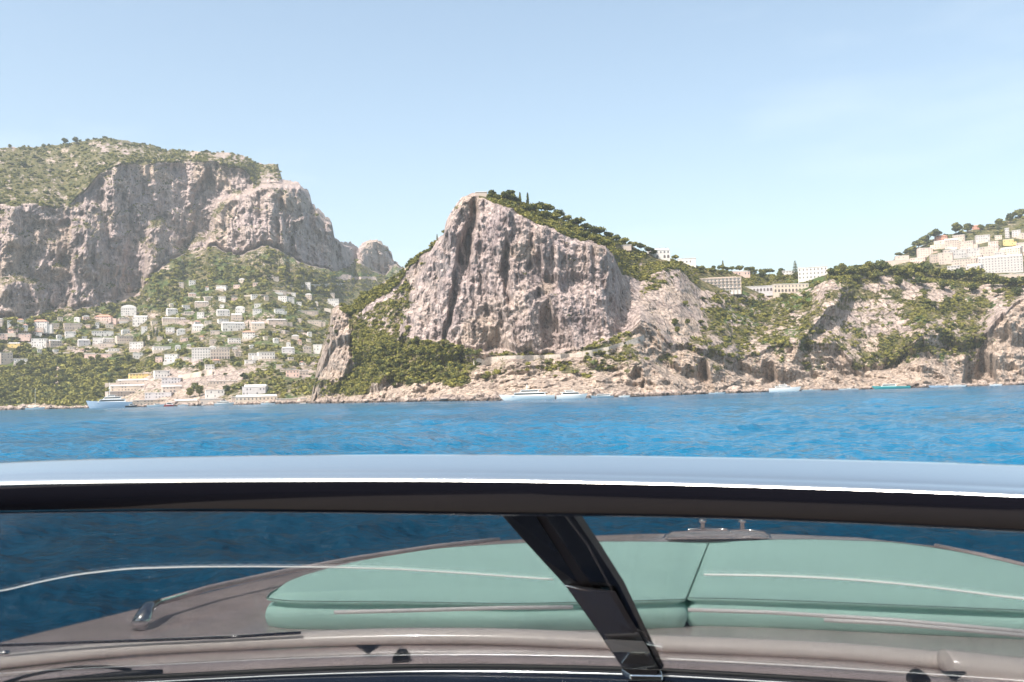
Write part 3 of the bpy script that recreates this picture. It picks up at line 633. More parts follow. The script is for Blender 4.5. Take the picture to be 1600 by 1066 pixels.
extra([(0, 505), (180, 495), (250, 500), (250, 552), (0, 552)], 22, 'among scattered houses far left', 3)
extra([(250, 480), (520, 465), (505, 520), (480, 580), (250, 560)], 34, 'among scattered houses of the hillside', 4)
extra([(280, 440), (470, 440), (540, 462), (520, 478), (280, 478)], 12, 'among scattered houses high up', 5)
house(315, 562, 28, 17, W_, 'flat', False, 'hotel', 'tall bright white block, left half of the biggest building on the lower hillside', 'hotel', yaw=0)
house(344, 561, 29, 15, C_, 'flat', True, 'hotel', 'cream block with arches beside the tall bright white block on the lower hillside', 'hotel', yaw=0)
g = 'harbour front buildings'
row('of the terraces behind the yacht', g, [(221, 592, 35, 8, Y_), (211, 601, 56, 7, C_), (203, 611, 56, 8, B_), (190, 620, 40, 8, C_)])
row('around the harbour quay', g, [(267, 600, 28, 9, G_), (270, 613, 30, 9, C_, 'flat', 1), (247, 623, 40, 9, G_), (235, 633, 52, 8, B_), (290, 634, 36, 8, B_), (331, 632, 34, 8, C_), (336, 622, 28, 12, W_), (348, 601, 40, 5, C_), (397, 617, 36, 13, G_), (372, 628, 20, 8, C_)])
house(401, 632, 64, 12, B_, 'flat', True, 'arcade_building', 'long beige seafront building with a row of arched openings', 'arcade', yaw=0)
house(456, 631, 46, 8, C_, 'flat', True, 'boathouse', 'low pale seafront boathouse with dark arches, right of the long beige arcade', 'boathouse', yaw=0)
ONLY[0] = None
# on the headland ridge
house(1030, 404, 34, 13, W_, 'flat', True, 'villa', 'white villa with dark openings on the ridge right of the cliff, below two cypresses', 'villa', yaw=.1)
house(1074, 411, 28, 8, W_, 'flat', False, 'villa', 'low white house on the skyline right of the white ridge villa', 'villa')
house(1158, 431, 28, 6, P_, 'flat', False, 'villa', 'pinkish house half hidden in pines above the columned hotel', 'villa')
house(1233, 427, 18, 8, W_, 'flat', False, 'villa', 'small white house left of the white skyline hotel', 'villa')
house(1270, 436, 44, 18, W_, 'flat', False, 'hotel', 'white hotel on the skyline under the lone tiered conifer', 'hotel', yaw=0)
house(1184, 456, 46, 8, G_, 'flat', True, 'annex', 'low grey annex with dark windows between columned hotel and arched wall', 'annex', yaw=0)
house(1237, 456, 54, 12, B_, 'flat', True, 'retaining_wall', 'tall beige retaining wall with arches right of the columned hotel', 'wall', yaw=.25, depth=4)
# the columned hotel
p, t, _ = ground(1124, 450); k = t / FPX; azi = math.atan2(p.x, p.y); H = 15 * k; Wd = 66 * k
r = empty('hotel', p, -azi + .06); tag(r, 'long pale pink hotel with two rows of columned balconies on the green headland', 'hotel')
MB().box(-Wd / 2, Wd / 2, .5, 13, -6, H).build('wall', HM['white'], r); q = MB(); q.box(-Wd / 2 - .4, Wd / 2 + .4, -.3, 13.4, H, H + .7); q.box(-Wd * .25, Wd * .4, 5, 9, H + .703, H + 1.7); q.build('roof', HM['cream'], r)
for zz in (-.3, H * .36, H * .68): MB().box(-Wd / 2 - .2, Wd / 2 + .2, -.5, .497, zz, zz + .35).build('balcony', HM['cream'], r)
for i in range(12):
    x = -Wd / 2 + .3 + i * (Wd - .6) / 11; MB().box(x - .32, x + .32, -.4, .497, -6, H - .003).build('column', HM['cream'], r)
    if i < 11:
        for zz in (.4, H * .36 + .5, H * .68 + .5):
            o = bpy.data.objects.new('window', WIN); COL.objects.link(o); o.parent = r; o.location = (x + Wd / 22, .5, zz); o.scale = (1.2, 1, .75)
HOUSES.append((1090, 1158, 430, 453))
# the town
g = 'houses of the white hilltop town'
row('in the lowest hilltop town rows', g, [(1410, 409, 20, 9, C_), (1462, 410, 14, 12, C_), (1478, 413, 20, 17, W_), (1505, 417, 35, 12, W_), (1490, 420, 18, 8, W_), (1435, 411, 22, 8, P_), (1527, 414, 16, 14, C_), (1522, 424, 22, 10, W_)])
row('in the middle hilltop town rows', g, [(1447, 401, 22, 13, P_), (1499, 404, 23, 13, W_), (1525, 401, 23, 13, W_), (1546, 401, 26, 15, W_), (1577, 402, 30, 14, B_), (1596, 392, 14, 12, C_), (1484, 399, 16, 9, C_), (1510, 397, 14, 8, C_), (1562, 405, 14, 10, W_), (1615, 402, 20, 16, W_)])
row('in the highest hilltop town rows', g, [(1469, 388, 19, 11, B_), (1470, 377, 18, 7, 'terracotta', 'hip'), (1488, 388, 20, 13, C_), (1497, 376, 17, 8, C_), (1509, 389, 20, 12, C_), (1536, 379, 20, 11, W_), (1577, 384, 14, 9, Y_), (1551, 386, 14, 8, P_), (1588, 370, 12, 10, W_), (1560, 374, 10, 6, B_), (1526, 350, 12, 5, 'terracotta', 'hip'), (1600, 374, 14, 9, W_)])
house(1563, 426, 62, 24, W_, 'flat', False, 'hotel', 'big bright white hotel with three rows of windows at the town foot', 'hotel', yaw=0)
house(1574, 372, 6, 15, W_, 'flat', False, 'bell_tower', 'slim white tower among the highest town houses', 'tower', yaw=0)
house(1405, 412, 62, 5, C_, 'flat', False, 'retaining_wall', 'long low cream wall running left from the hilltop town', 'wall', yaw=0, depth=3, wins=False)
house(1585, 434, 60, 6, C_, 'flat', False, 'retaining_wall', 'cream terrace wall below the big bright white hotel', 'wall', yaw=0, depth=3, wins=False)
house(752, 306, 18, 5, C_, 'flat', False, 'lookout_terrace', 'small pale lookout terrace on the top of the grey cliff', 'lookout', yaw=0, wins=False)
house(974, 387, 26, 3, C_, 'flat', False, 'terrace_wall', 'pale terrace wall under the ridge pines left of the white ridge villa', 'wall', yaw=0, depth=3, wins=False)
# dry-stone terrace walls between the gardens
def ribbon(name, pts, hpx, label, cat, material, thick=1.2, kind=None):
    us = np.arange(pts[0][0], pts[-1][0] + .1, 3.0); vs = IP(us, pts); gp = [ground(u, v) for u, v in zip(us, vs)]
    base = np.array([q[0][:] for q in gp]); ker = np.array([1, 2, 3, 2, 1]) / 9.0; pad = np.pad(base, ((2, 2), (0, 0)), 'edge')
    base = sum(pad[i:i + len(base)] * ker[i] for i in range(5)); m = MB(); rings = []
    for b, q in zip(base, gp):
        b = Vector(b); d = Vector((b.x, b.y, 0)).normalized(); h_ = hpx * q[1] / FPX; b = b - d * 1.5
        rings.append([b + Vector((0, 0, -3)), b + Vector((0, 0, h_)), b + d * thick + Vector((0, 0, h_)), b + d * thick + Vector((0, 0, -3))])
    m.loft(rings); o = m.build(name, material); tag(o, label, cat, None, kind); return o
ribbon('retaining_wall', [(738, 566), (790, 561), (850, 560), (900, 557), (950, 547), (985, 536), (1010, 528)], 5, 'long pale wall of the cliff path at the foot of the grey cliff', 'wall', STONE, 4)
for i, (pts, lab) in enumerate([([(430, 448), (540, 444)], 'highest'), ([(300, 466), (420, 462)], 'second highest'), ([(440, 480), (520, 484)], 'third highest'), ([(290, 508), (330, 510)], 'fourth highest'), ([(60, 552), (150, 553)], 'leftmost'), ([(420, 520), (500, 517)], 'middle right'), ([(290, 545), (380, 543)], 'lower middle'), ([(400, 578), (470, 576)], 'lowest')]):
    ribbon('garden_wall', pts, 1.6, f'pale terrace garden wall crossing the green hillside, {lab} of the garden walls', 'garden wall', STONE, .8)
ribbon('quay', [(140, 641), (250, 638), (420, 634), (480, 632)], 3.0, 'pale stone quay along the harbour front', 'quay', STONE, 8)
# the car park: a bare pale terrace above the harbour
ribbon('terrace_ground', [(276, 594), (334, 584)], 7, 'bare pale slope of open ground above the dark harbour pines', 'open ground', HM['beige'], 14)

# ------------------------------------------------------------------ trees one can tell apart
RP = 'pines on the ridge of the grey cliff'
for i, (u, v, sz, k) in enumerate(sorted([(768, 309, 7, 'round0'), (778, 312, 6, 'round1'), (789, 312, 8, 'round2'), (798, 314, 10, 'round0'), (806, 316, 6, 'round1'), (846, 328, 10, 'pine0'), (858, 331, 9, 'pine1'), (836, 331, 9, 'pine2'), (824, 330, 7, 'pine1'), (872, 338, 9, 'pine0'), (866, 344, 9, 'pine2'), (850, 341, 9, 'pine1'), (886, 346, 7, 'pine1'), (900, 353, 10, 'pine2'), (888, 358, 8, 'pine0'), (915, 360, 9, 'pine1'), (927, 364, 8, 'pine0'), (937, 368, 10, 'pine2'), (950, 373, 8, 'pine1'), (962, 378, 8, 'pine0'), (976, 383, 8, 'pine2'), (988, 388, 8, 'pine1'), (1002, 393, 8, 'tallpine'), (1014, 397, 7, 'tallpine'), (1022, 400, 6, 'tallpine'), (912, 372, 8, 'pine0'), (930, 378, 8, 'pine2'), (948, 385, 8, 'pine1'), (1055, 408, 6, 'tallpine'), (1062, 414, 5, 'round1')])):
    put_tree(k, u, v, sz, f'dark green pine along the ridge of the grey cliff, {nth(i)} from the left', RP)
put_tree('cyp', 813, 318, 7.5, 'narrow dark cypress pair member, left one, on the cliff ridge', zs=1.0); put_tree('cyp', 825, 321, 7.5, 'narrow dark cypress pair member, right one, on the cliff ridge', zs=1.0)
put_tree('cyp', 683, 376, 4, 'tiny lone cypress on the left shoulder of the grey cliff')
put_tree('cyp', 1033, 396, 6, 'left of two thin cypresses behind the white ridge villa'); put_tree('cyp', 1041, 397, 6, 'right of two thin cypresses behind the white ridge villa')
put_tree('cyp', 1130, 422, 6, 'lone pointed cypress on the skyline above the columned hotel')
put_tree('norf', 1243, 436, 10.5, 'tall lone tiered conifer standing above the white skyline hotel')
for u, v, sz, d in [(68, 232, 5, 'left of the pair'), (103, 226, 7, 'middle one'), (119, 225, 7, 'right of the clump'), (37, 262, 7, 'left one below the skyline'), (62, 256, 6, 'right one below the skyline'), (93, 246, 5, 'single one'), (136, 222, 4, 'by the bare summit'), (16, 231, 4, 'by the left edge')]:
    put_tree('round%d' % (int(u) % 3), u, v, sz, f'dark tree on the grassy top of the left mountain, {d}', 'trees on the mountain top')
PLB = 'pines in the belt below the hilltop town'
for i, (u, v, sz) in enumerate(sorted([(1300, 424, 9), (1314, 423, 10), (1330, 424, 9), (1346, 422, 11), (1362, 420, 11), (1380, 421, 12), (1398, 420, 9), (1414, 426, 11), (1430, 425, 12), (1448, 424, 13), (1466, 428, 12), (1484, 430, 11), (1500, 433, 12), (1518, 432, 13), (1536, 436, 11), (1552, 440, 11), (1568, 440, 10), (1585, 442, 11), (1600, 440, 10), (1372, 432, 10), (1440, 440, 10), (1475, 446, 9), (1520, 450, 9), (1340, 434, 9), (1405, 440, 8), (1560, 454, 8), (1592, 455, 9)])):
    put_tree(['pine0', 'round1', 'pine2', 'round2'][i % 4], u, v + 6, sz, f'round pine in the dark belt below the hilltop town, {nth(i)} from the left', PLB)
for u, v, sz, k, d in [(1424, 398, 8, 'tallpine', 'lowest'), (1436, 391, 10, 'tallpine', 'leaning'), (1447, 384, 9, 'tallpine', 'middle'), (1462, 376, 10, 'tallpine', 'highest'), (1405, 400, 5, 'pine1', 'small lone'), (1495, 365, 11, 'round2', 'broadest'), (1512, 362, 8, 'round0', 'second'), (1534, 358, 5, 'round1', 'third'), (1561, 352, 6, 'round0', 'fourth'), (1578, 347, 8, 'round1', 'fifth'), (1592, 340, 9, 'round2', 'rightmost'), (1548, 356, 6, 'pine0', 'flat topped')]:
    put_tree(k, u, v, sz, f'dark skyline tree above the hilltop town, {d} of them', 'skyline trees above the town')
def wood(label, group, poly, n, s0, s1, keys, minpx=5.5, seed=1):
    rr_ = random.Random(seed); xs = [p_[0] for p_ in poly]; ys = [p_[1] for p_ in poly]; k = 0; tries = 0; loc = []
    while k < n and tries < 6000:
        tries += 1; u = rr_.uniform(min(xs), max(xs)); v = rr_.uniform(min(ys), max(ys))
        if not inpoly(np.array(u), np.array(v), poly): continue
        if any(abs(a - u) + 1.4 * abs(b - v) < minpx for a, b in loc): continue
        if any(a < u < b and c < v < d + 3 for a, b, c, d in HOUSES): continue
        loc.append((u, v)); k += 1
    for i, (u, v) in enumerate(sorted(loc)): put_tree(rr_.choice(keys), u, v, rr_.uniform(s0, s1), f'{label}, {nth(i)} from the left', group)
RK = ['round0', 'round1', 'round2', 'pine0', 'pine1']
wood('olive green pine in the thick wood below the grey cliff', 'pines below the grey cliff', [(565, 560), (600, 548), (700, 545), (726, 560), (728, 604), (600, 608), (555, 590)], 52, 5, 8.5, RK, 8, 2)
wood('dark tree in the steep wood left of the yacht', 'trees of the left coastal wood', [(0, 570), (70, 560), (140, 560), (228, 568), (190, 590), (160, 628), (0, 628)], 62, 5, 8, RK, 8, 3)
wood('green tree on the saddle around the columned hotel', 'trees around the columned hotel', [(1085, 420), (1140, 420), (1230, 424), (1262, 434), (1200, 444), (1160, 440), (1150, 430), (1092, 430)], 22, 5, 7.5, RK, 8, 4)
wood('bushy tree on the green slope below the columned hotel', 'trees below the columned hotel', [(1060, 470), (1100, 456), (1280, 462), (1240, 500), (1130, 520), (1050, 525)], 26, 4, 7, RK, 12, 5)
wood('round tree among the small houses of the green hillside', 'trees among the hillside houses', [(200, 490), (330, 440), (560, 450), (520, 540), (480, 600), (250, 600), (180, 560)], 40, 3.2, 5.5, RK, 12, 6)
wood('green tree in the gully of the right headland slope', 'trees in the right gully', [(1440, 478), (1500, 470), (1500, 530), (1450, 530)], 10, 4, 8, RK, 9, 7)
for u, v, sz, d in [(297, 622, 9, 'left'), (312, 620, 10, 'middle'), (304, 612, 8, 'upper'), (354, 616, 8, 'right')]: put_tree('round%d' % (u % 3), u, v, sz, f'dark round pine above the harbour quay, {d} one of four', 'harbour pines')
for i, (u, v) in enumerate(sorted([(240, 524), (236, 532), (246, 528), (229, 540), (252, 522), (281, 502), (330, 478), (400, 512), (388, 512), (476, 452), (470, 450), (484, 452)])):
    put_tree('cyp', u, v, 6 if i < 5 else 4, f'dark narrow cypress among the hillside houses, {nth(i)} from the left', 'cypresses among the hillside houses')

# ------------------------------------------------------------------ scrub: too many bushes to count
rng = np.random.default_rng(5)
TPL = []
for k in range(6):
    v, f, t_ = clumps([((0, 0, .25), .9, .75), ((rng.uniform(-.5, .5), rng.uniform(-.5, .5), .35), .55, .8)], 20, .42, rng); TPL.append((v, f, t_))
def scrub(name, sheet, n, s0, s1, gmin, gmax, wfun, label):
    s = [q for q in FL if q[0] == sheet][0]; _, uu, vv, tt, gg, mk, pp = s
    w = np.clip(mk['veg'] - .42, 0, 1) ** 1.0 * (gg > gmin) * (gg < gmax) * (uu > -60) * (uu < 1660) * wfun(uu, vv, gg)
    for a, b, c, d in HOUSES: w[(uu > a) & (uu < b) & (vv > c) & (vv < d + 3)] = 0
    w[pp[:, 2] < 3] = 0
    idx = rng.choice(len(w), n, p=w / w.sum()); VV_, FF_, TT_ = [], [], []; b = 0
    for i in idx:
        v, f, t_ = TPL[rng.integers(6)]; r_ = rng.uniform(s0, s1) * (1 + .5 * (rng.random() < .1)); a = rng.uniform(0, 6.28); c_, s_ = math.cos(a), math.sin(a)
        if gg[i] > 1 and gg[i] < 2 and sheet == 'hills': r_ *= .6
        q = v * r_ * np.array([1, 1, rng.uniform(.7, 1.1)]); q = np.stack([q[:, 0] * c_ - q[:, 1] * s_, q[:, 0] * s_ + q[:, 1] * c_, q[:, 2]], -1) + pp[i]
        VV_.append(q); FF_.append(f + b); tn = rng.uniform(-.25, .75); TT_.append(np.clip(t_ + tn, 0, 1.0)); b += len(v)
    o = mesh_np(name, np.concatenate(VV_), np.concatenate(FF_), LEAF, False, {'tone': np.concatenate(TT_)}); tag(o, label, 'scrub', kind='stuff')
scrub('scrub', 'hills', 5200, 2.2, 4.8, 0, 1.02, lambda u, v, g: 1 + 1.5 * (u < 170) * (v > 560), 'green trees and bushes covering the hillside between the houses')
scrub('scrub', 'hills', 2600, 1.4, 3.8, 1.0, 3.1, lambda u, v, g: np.where(g < 1.95, 1.6, .7), 'low dark bushes on the ledges and grassy top of the left mountain')
scrub('scrub', 'headland_cliffs', 8500, .7, 2.1, 0, 3.1, lambda u, v, g: np.where(g > 2, 1.5, 1.0), 'low green bushes over the headland slopes and cliff ledges')
scrub('scrub', 'town_hill', 500, 2, 4.5, 1, 3.1, lambda u, v, g: 1 + 0 * u, 'green bushes between and above the houses of the hilltop town')

# ------------------------------------------------------------------ boats in the bay
GEL = mat('white_gelcoat', (.86, .84, .80), .35); BLUEH = mat('pale_blue_hull', (.42, .52, .62), .25); DKGL = mat('smoked_windows', (.02, .025, .03), .08); DKH = mat('dark_hull', (.04, .045, .05), .25)
TURQ = mat('turquoise_hull', (.06, .42, .42), .3); REDM = mat('red_paint', (.55, .06, .05), .5); CHROME = mat('polished_steel', (.75, .75, .76), .12, 1.0)
def boat(u, Lpx, label, name='motor_boat', hull=GEL, tiers=((-.30, .22, .16),), bow=1, hh=.085, mast=0, cat='boat', group='boats along the shore', yaw=0.0, t=None):
    """side-on boat: Lpx long in photo pixels, bow=1 towards the right."""
    t = t or min(IP(u, t0a) if u < 470 else IP(u, t0b), 2000) * .955
    p = at(u, 600, t); p.z = 0; k = t / FPX; L = Lpx * k; azi = math.atan2(p.x, p.y)
    r = empty(name, p, -azi + (0 if bow > 0 else math.pi) + yaw); tag(r, label, cat, group)
    rings = []; B = min(.13 * L, 4.5)
    for s in np.linspace(0, 1, 11):
        x = (s - .5) * L; w = B * (1 - max(0, (s - .45) / .55) ** 2.2) * (.88 + .12 * min(1, s * 4)) + .02; dk = hh * L * (1 + .38 * s * s); keel = -.03 * L * (1 - s ** 4)
        xr = x - .07 * L * s ** 3
        rings.append([(xr, -w * .6, keel), (x - .035 * L * s ** 3, -w * .9, dk * .35), (x + .01 * L * s, -w, dk), (x + .01 * L * s, w, dk), (x - .035 * L * s ** 3, w * .9, dk * .35), (xr, w * .6, keel)])
    MB().loft(rings).build('hull', hull, r, autosmooth=True)
    z = hh * L * .98
    for i, (a, b, h) in enumerate(tiers):
        h = h * L * .5; bw = B * (.78 - .12 * i); xa, xb = a * L, b * L; sl = h * 1.1; z0 = z + .01
        m = MB(); m.prism([(xa, -bw, z0), (xb + sl, -bw, z0), (xb, -bw, z0 + h), (xa + sl * .3, -bw, z0 + h)], 2 * bw, (0, 1, 0)); m.box(xa - .03 * L, xb + .02 * L, -bw - .15, bw + .15, z0 + h + .002, z0 + h + .12 + .004 * L); c = m.build('cabin', GEL, r)
        q = MB(); q.prism([(xa + sl * .4, -bw - .05, z0 + h * .38), (xb + sl * .45, -bw - .05, z0 + h * .38), (xb - .01 * L, -bw - .05, z0 + h * .86), (xa + sl * .5, -bw - .05, z0 + h * .86)], 2 * bw + .1, (0, 1, 0)); q.build('window_band', DKGL, r)
        z = z0 + h + .1
    if mast:
        MB().tube([(0, 0, z - .5), (0, 0, z + mast * L)], .012 * L * .5 if name != 'sailing_boat' else .006 * L, 6).build('mast', GEL, r)
        if name == 'sailing_boat': MB().tube([(0, 0, z + .06 * L), (-.4 * L, 0, z + .05 * L)], .012 * L, 6).build('boom', GEL, r)
        else: MB().box(-.03 * L, .02 * L, -.05 * L, .05 * L, z + mast * L * .5, z + mast * L * .56).build('radar_arch', GEL, r)
    return r
boat(171, 66, 'large yacht with pale blue hull, white decks and tall mast at the harbour mouth', 'yacht', BLUEH, ((-.36, .20, .13), (-.26, .10, .11), (-.12, .03, .08)), -1, .13, .30)
boat(55, 28, 'white sailing boat with bare mast moored by the left rocks', 'sailing_boat', GEL, ((-.1, .15, .10),), 1, .09, 1.05)
boat(205, 18, 'small dark boat just right of the large yacht', 'motor_boat', DKH, ((-.2, .1, .3),), 1, .14)
boat(243, 26, 'low white boat between dark boat and red boat in the harbour', 'motor_boat', GEL, ((-.1, .2, .14),), 1, .10)
boat(264, 15, 'bright red boat at the harbour quay', 'motor_boat', REDM, ((-.3, .2, .45),), 1, .16)
boat(350, 30, 'white yacht with a dark window band in front of the beige arcade', 'yacht', GEL, ((-.38, .22, .16), (-.2, .08, .12)), 1, .10)
boat(286, 16, 'small white boat just right of the red boat', 'motor_boat', GEL, ((-.2, .1, .16),), 1, .10)
boat(418, 22, 'low white boat below the right end of the beige arcade', 'motor_boat', GEL, ((-.1, .1, .1),), -1, .07)
boat(823, 86, 'sleek white yacht with dark window bands under the grey cliff', 'yacht', GEL, ((-.34, .22, .10), (-.22, .10, .09)), -1, .075, .10)
boat(893, 48, 'white motor yacht with flybridge right of the sleek yacht', 'yacht', GEL, ((-.34, .20, .18), (-.22, .05, .10)), 1, .12, .05)
boat(940, 36, 'low boat with long dark windows beside the flybridge yacht', 'motor_boat', mat('grey_blue_hull', (.30, .40, .46), .3), ((-.36, .2, .14),), -1, .08)
boat(975, 18, 'tiny white boat right of the dark windowed boat', 'motor_boat', GEL, ((-.1, .1, .12),), 1, .12)
boat(1120, 26, 'low white tender below the dark cleft in the sea cliff', 'motor_boat', GEL, ((-.1, .05, .06),), 1, .06)
boat(1226, 48, 'white cabin yacht moored under the pale rocks right of centre', 'yacht', GEL, ((-.30, .16, .12), (-.18, .04, .09)), 1, .11, .05)
boat(1268, 30, 'very low white boat just right of the cabin yacht', 'motor_boat', GEL, ((-.1, .05, .05),), 1, .05)
boat(1325, 30, 'very low white boat left of the turquoise boat', 'motor_boat', GEL, ((-.1, .05, .05),), -1, .05)
boat(1392, 56, 'turquoise motor boat with a low grey cabin top', 'motor_boat', TURQ, ((-.14, .20, .12),), -1, .062)
boat(1466, 28, 'low pale blue boat between turquoise boat and sea cave', 'motor_boat', BLUEH, ((-.1, .1, .07),), -1, .08)
boat(1496, 26, 'low white and dark boat at the left edge of the sea cave', 'motor_boat', GEL, ((-.2, .2, .06),), 1, .08)
boat(1556, 18, 'tiny white boat right of the sea cave', 'motor_boat', GEL, ((-.1, .1, .08),), 1, .10)

# ------------------------------------------------------------------ our own boat
TAUPE = mat('taupe_gelcoat', (.58, .48, .455), .22, 0, .5, .16, 7, .06, 200, coat=.8)
BLACKG = mat('black_gloss_paint', (.008, .008, .012), .06, 0, .5, coat=.6); POLISH = mat('polished_metal', (.84, .85, .82), .25, 1.0, coat=.6)
TRIM_HIGHLIGHT = mat('beige_trim_and_highlight', (.84, .76, .70), .22, 0, .5, coat=.6); PALE = mat('pale_reflection', (.93, .90, .87), .4); RUB = mat('black_rubber', (.012, .012, .012), .45)  # pale and beige also colour the painted reflections and highlights
CUSH = mat('mint_vinyl', (.54, .83, .73), .55, 0, .3, .03, 2.0, .05, 140); PIPE = mat('green_piping', (.20, .30, .27), .7)
NAVY = mat('navy_dash', (.008, .012, .025), .12, coat=1.0); TEAK = mat('teak', (.045, .030, .020), .6, var=.2, vscale=4); LEATH = mat('dark_seat', (.05, .04, .038), .5)
def glass_mat():
    m = bpy.data.materials.new('tinted_glass'); m.use_nodes = True; n = m.node_tree.nodes; l = m.node_tree.links; n.remove(n['Principled BSDF'])
    t = n.new('ShaderNodeBsdfTransparent'); t.inputs[0].default_value = (.535, .545, .55, 1)
    g_ = n.new('ShaderNodeBsdfGlossy'); g_.inputs['Roughness'].default_value = .0; g_.inputs['Color'].default_value = (1, 1, 1, 1)
    lw = n.new('ShaderNodeLayerWeight'); p = n.new('ShaderNodeMath'); p.operation = 'POWER'; l.new(lw.outputs['Facing'], p.inputs[0]); p.inputs[1].default_value = 5
    q = n.new('ShaderNodeMath'); q.operation = 'MULTIPLY_ADD'; l.new(p.outputs[0], q.inputs[0]); q.inputs[1].default_value = .9; q.inputs[2].default_value = .03
    x = n.new('ShaderNodeMixShader'); l.new(q.outputs[0], x.inputs[0]); l.new(t.outputs[0], x.inputs[1]); l.new(g_.outputs[0], x.inputs[2]); l.new(x.outputs[0], n['Material Output'].inputs[0]); return m
GLASS = glass_mat()
OWN = empty('motor_yacht', onp(1000, 1100, -1.4)); tag(OWN, 'taupe motor yacht we stand in, with black framed windscreen and green sunpad on the foredeck', 'boat')
OWNI = Matrix.Translation(OWN.location).inverted()
def own(o):
    o.parent = OWN; o.matrix_parent_inverse = OWNI; return o
us = np.arange(-300, 1901, 20.0)
vtop = lambda u: IP(u, [(-300, 745), (0, 722), (150, 717), (300, 713), (600, 710), (900, 711), (1200, 716), (1400, 720.5), (1600, 727), (1900, 741)])
vmid = lambda u: IP(u, [(-300, 762), (0, 749), (300, 745), (600, 744), (800, 745), (1100, 751), (1400, 760), (1600, 768), (1900, 784)])
vbot = lambda u: IP(u, [(-300, 812), (0, 803), (300, 800), (600, 803), (780, 806), (1040, 808), (1300, 817), (1600, 832), (1900, 852)])
vgas = lambda u: IP(u, [(-300, 1110), (0, 1068), (120, 1062), (256, 1056), (400, 1048), (560, 1042), (711, 1039), (976, 1044), (1060, 1048), (1216, 1057), (1357, 1066), (1600, 1084), (1900, 1115)])
def sm(f):   # smooth the polyline curves
    def g2(u): return (f(u - 90) + f(u - 45) + f(u) + f(u + 45) + f(u + 90)) / 5
    return g2
vtop, vmid, vbot, vgas = map(sm, (vtop, vmid, vbot, vgas))
def tb(u): x = (u - 850) / FPX * 1.12; return 1.12 - .28 * x - .12 * x * x
def tg(u): x = (u - 1003) / FPX * 1.95; return 1.95 - .28 * x - .06 * x * x
tc_ = lambda u: tg(u) + .33
rings, ring2 = [], []
for u in us:
    t = tb(u); a, b, c = vtop(u), vmid(u), vbot(u); P_ = [at(u, a + 1.5, t + .110)]
    for q in np.linspace(0, 1, 14): P_.append(at(u, a + q * (b - 6 - a), t + .022 + .082 * (1 - q) ** 1.25))
    for q in range(1, 10):
        an = q / 9.0; P_.append(at(u, b - 6 + 14 * an, t + .022 * (1 - an) ** 1.7))
    j0 = at(u, b + 8.6, t + .001); rings.append(P_ + [P_[-1] + FB * .02, P_[0] - UB * .02])
    Q_ = [j0, at(u, b + .4 * (c - b), t + .001), at(u, c - 8, t + .006), at(u, c - 2, t + .011), at(u, c, t + .018)]
    low = Q_[-1]; ring2.append(Q_ + [low + FB * .05 + UB * .012, P_[0] - UB * .025, j0 + FB * .02])
own(MB().loft(rings).build('windscreen_frame', POLISH, autosmooth=True))
own(MB().loft(ring2).build('frame_face', BLACKG, autosmooth=True))
# glass panes
def glass_pt(u, v, off=0.0):
    v0, v1 = vbot(u) - 4, vgas(u); ta, tb_ = tb(u) + .045, tg(u); s = (v - v0) / (v1 - v0); t = 1 / ((1 - s) / ta + s / tb_); return at(u, v, t + off)
for (ua, ub_, bot_a, bot_b) in [(-300, 835, -300, 990), (850, 1900, 1012, 1900)]:
    rg = []
    for s in np.linspace(0, 1, 60):
        u0_, u1_ = ua + (ub_ - ua) * s, bot_a + (bot_b - bot_a) * s
        A = at(u0_, vbot(u0_) - 4, tb(u0_) + .045); B = at(u1_, vgas(u1_), tg(u1_)); n_ = Vector((0, -.005, 0))
        rg.append([A + n_, B + n_, B, A])
    own(MB().loft(rg).build('glass_pane', GLASS, smooth=False))
# central mullion
def strip(pl_, pr_, tl, th):
    L_ = [at(u, v, t) for (u, v), t in zip(pl_, tl)]; R_ = [at(u, v, t - .004) for (u, v), t in zip(pr_, tl)]
    return [[a, b, b + Vector((.01, th, 0)), a + Vector((.01, th, 0))] for a, b in zip(L_, R_)]
VV6 = [797, 806, 850, 915, 985, 1046]; tt_ = [1 / ((1 - (v - 806) / 240.0) / 1.185 + (v - 806) / 240.0 / 1.90) for v in VV6]
ml = list(zip([776, 783, 822, 882, 933, 975], VV6)); mr = list(zip([877, 882, 916, 951, 988, 1024], VV6)); er = list(zip([891, 896, 926, 968, 1002, 1033], VV6))
own(MB().loft(strip(ml, mr, tt_, .03)).build('mullion', mat('dark_brown_post', (.034, .026, .025), .30, 0, .4, .2, 5, coat=.15), smooth=False, bevel=.002, seg=2))
own(MB().loft(strip([(a + .8, b) for a, b in mr], er, [q + .012 for q in tt_], .02)).build('mullion_seal', RUB, smooth=False))
GREYG = mat('grey_reflection', (.17, .145, .145), .18, 0, .5, .08, 6, coat=.6)
own(MB().loft(strip([(883.5, 915), (933, 985), (974, 1046)], [(951, 925), (987, 985), (1022, 1046)], [q - .006 for q in tt_[3:]], .004)).build('mullion_reflection', GREYG, smooth=False))  # reflection in the lower mullion, painted as a grey slab
own(MB().tube([at(883, 914.5, tt_[3] - .008), at(905, 920, tt_[3] - .0), at(930, 925, tt_[3] + .008), at(951, 924.5, tt_[3] + .008)], .0016, 6).build('reflection_edge', CHROME, smooth=True))  # bright border of the painted mullion reflection
own(MB().loft(strip([(944, 1000), (957, 1019)], [(997, 1003), (1007, 1019)], [tt_[4] + .03, tt_[4] + .10], .004)).build('mullion_reflection_band', TRIM_HIGHLIGHT, smooth=False))  # beige part of the mullion reflection, painted as a strip
own(MB().prism([at(970, 1044, 1.87), at(1034, 1047, 1.87), at(1036, 1055, 1.84), at(985, 1054, 1.84)], .012, (0, 0, -1)).build('mullion_foot', CHROME, bevel=.003))
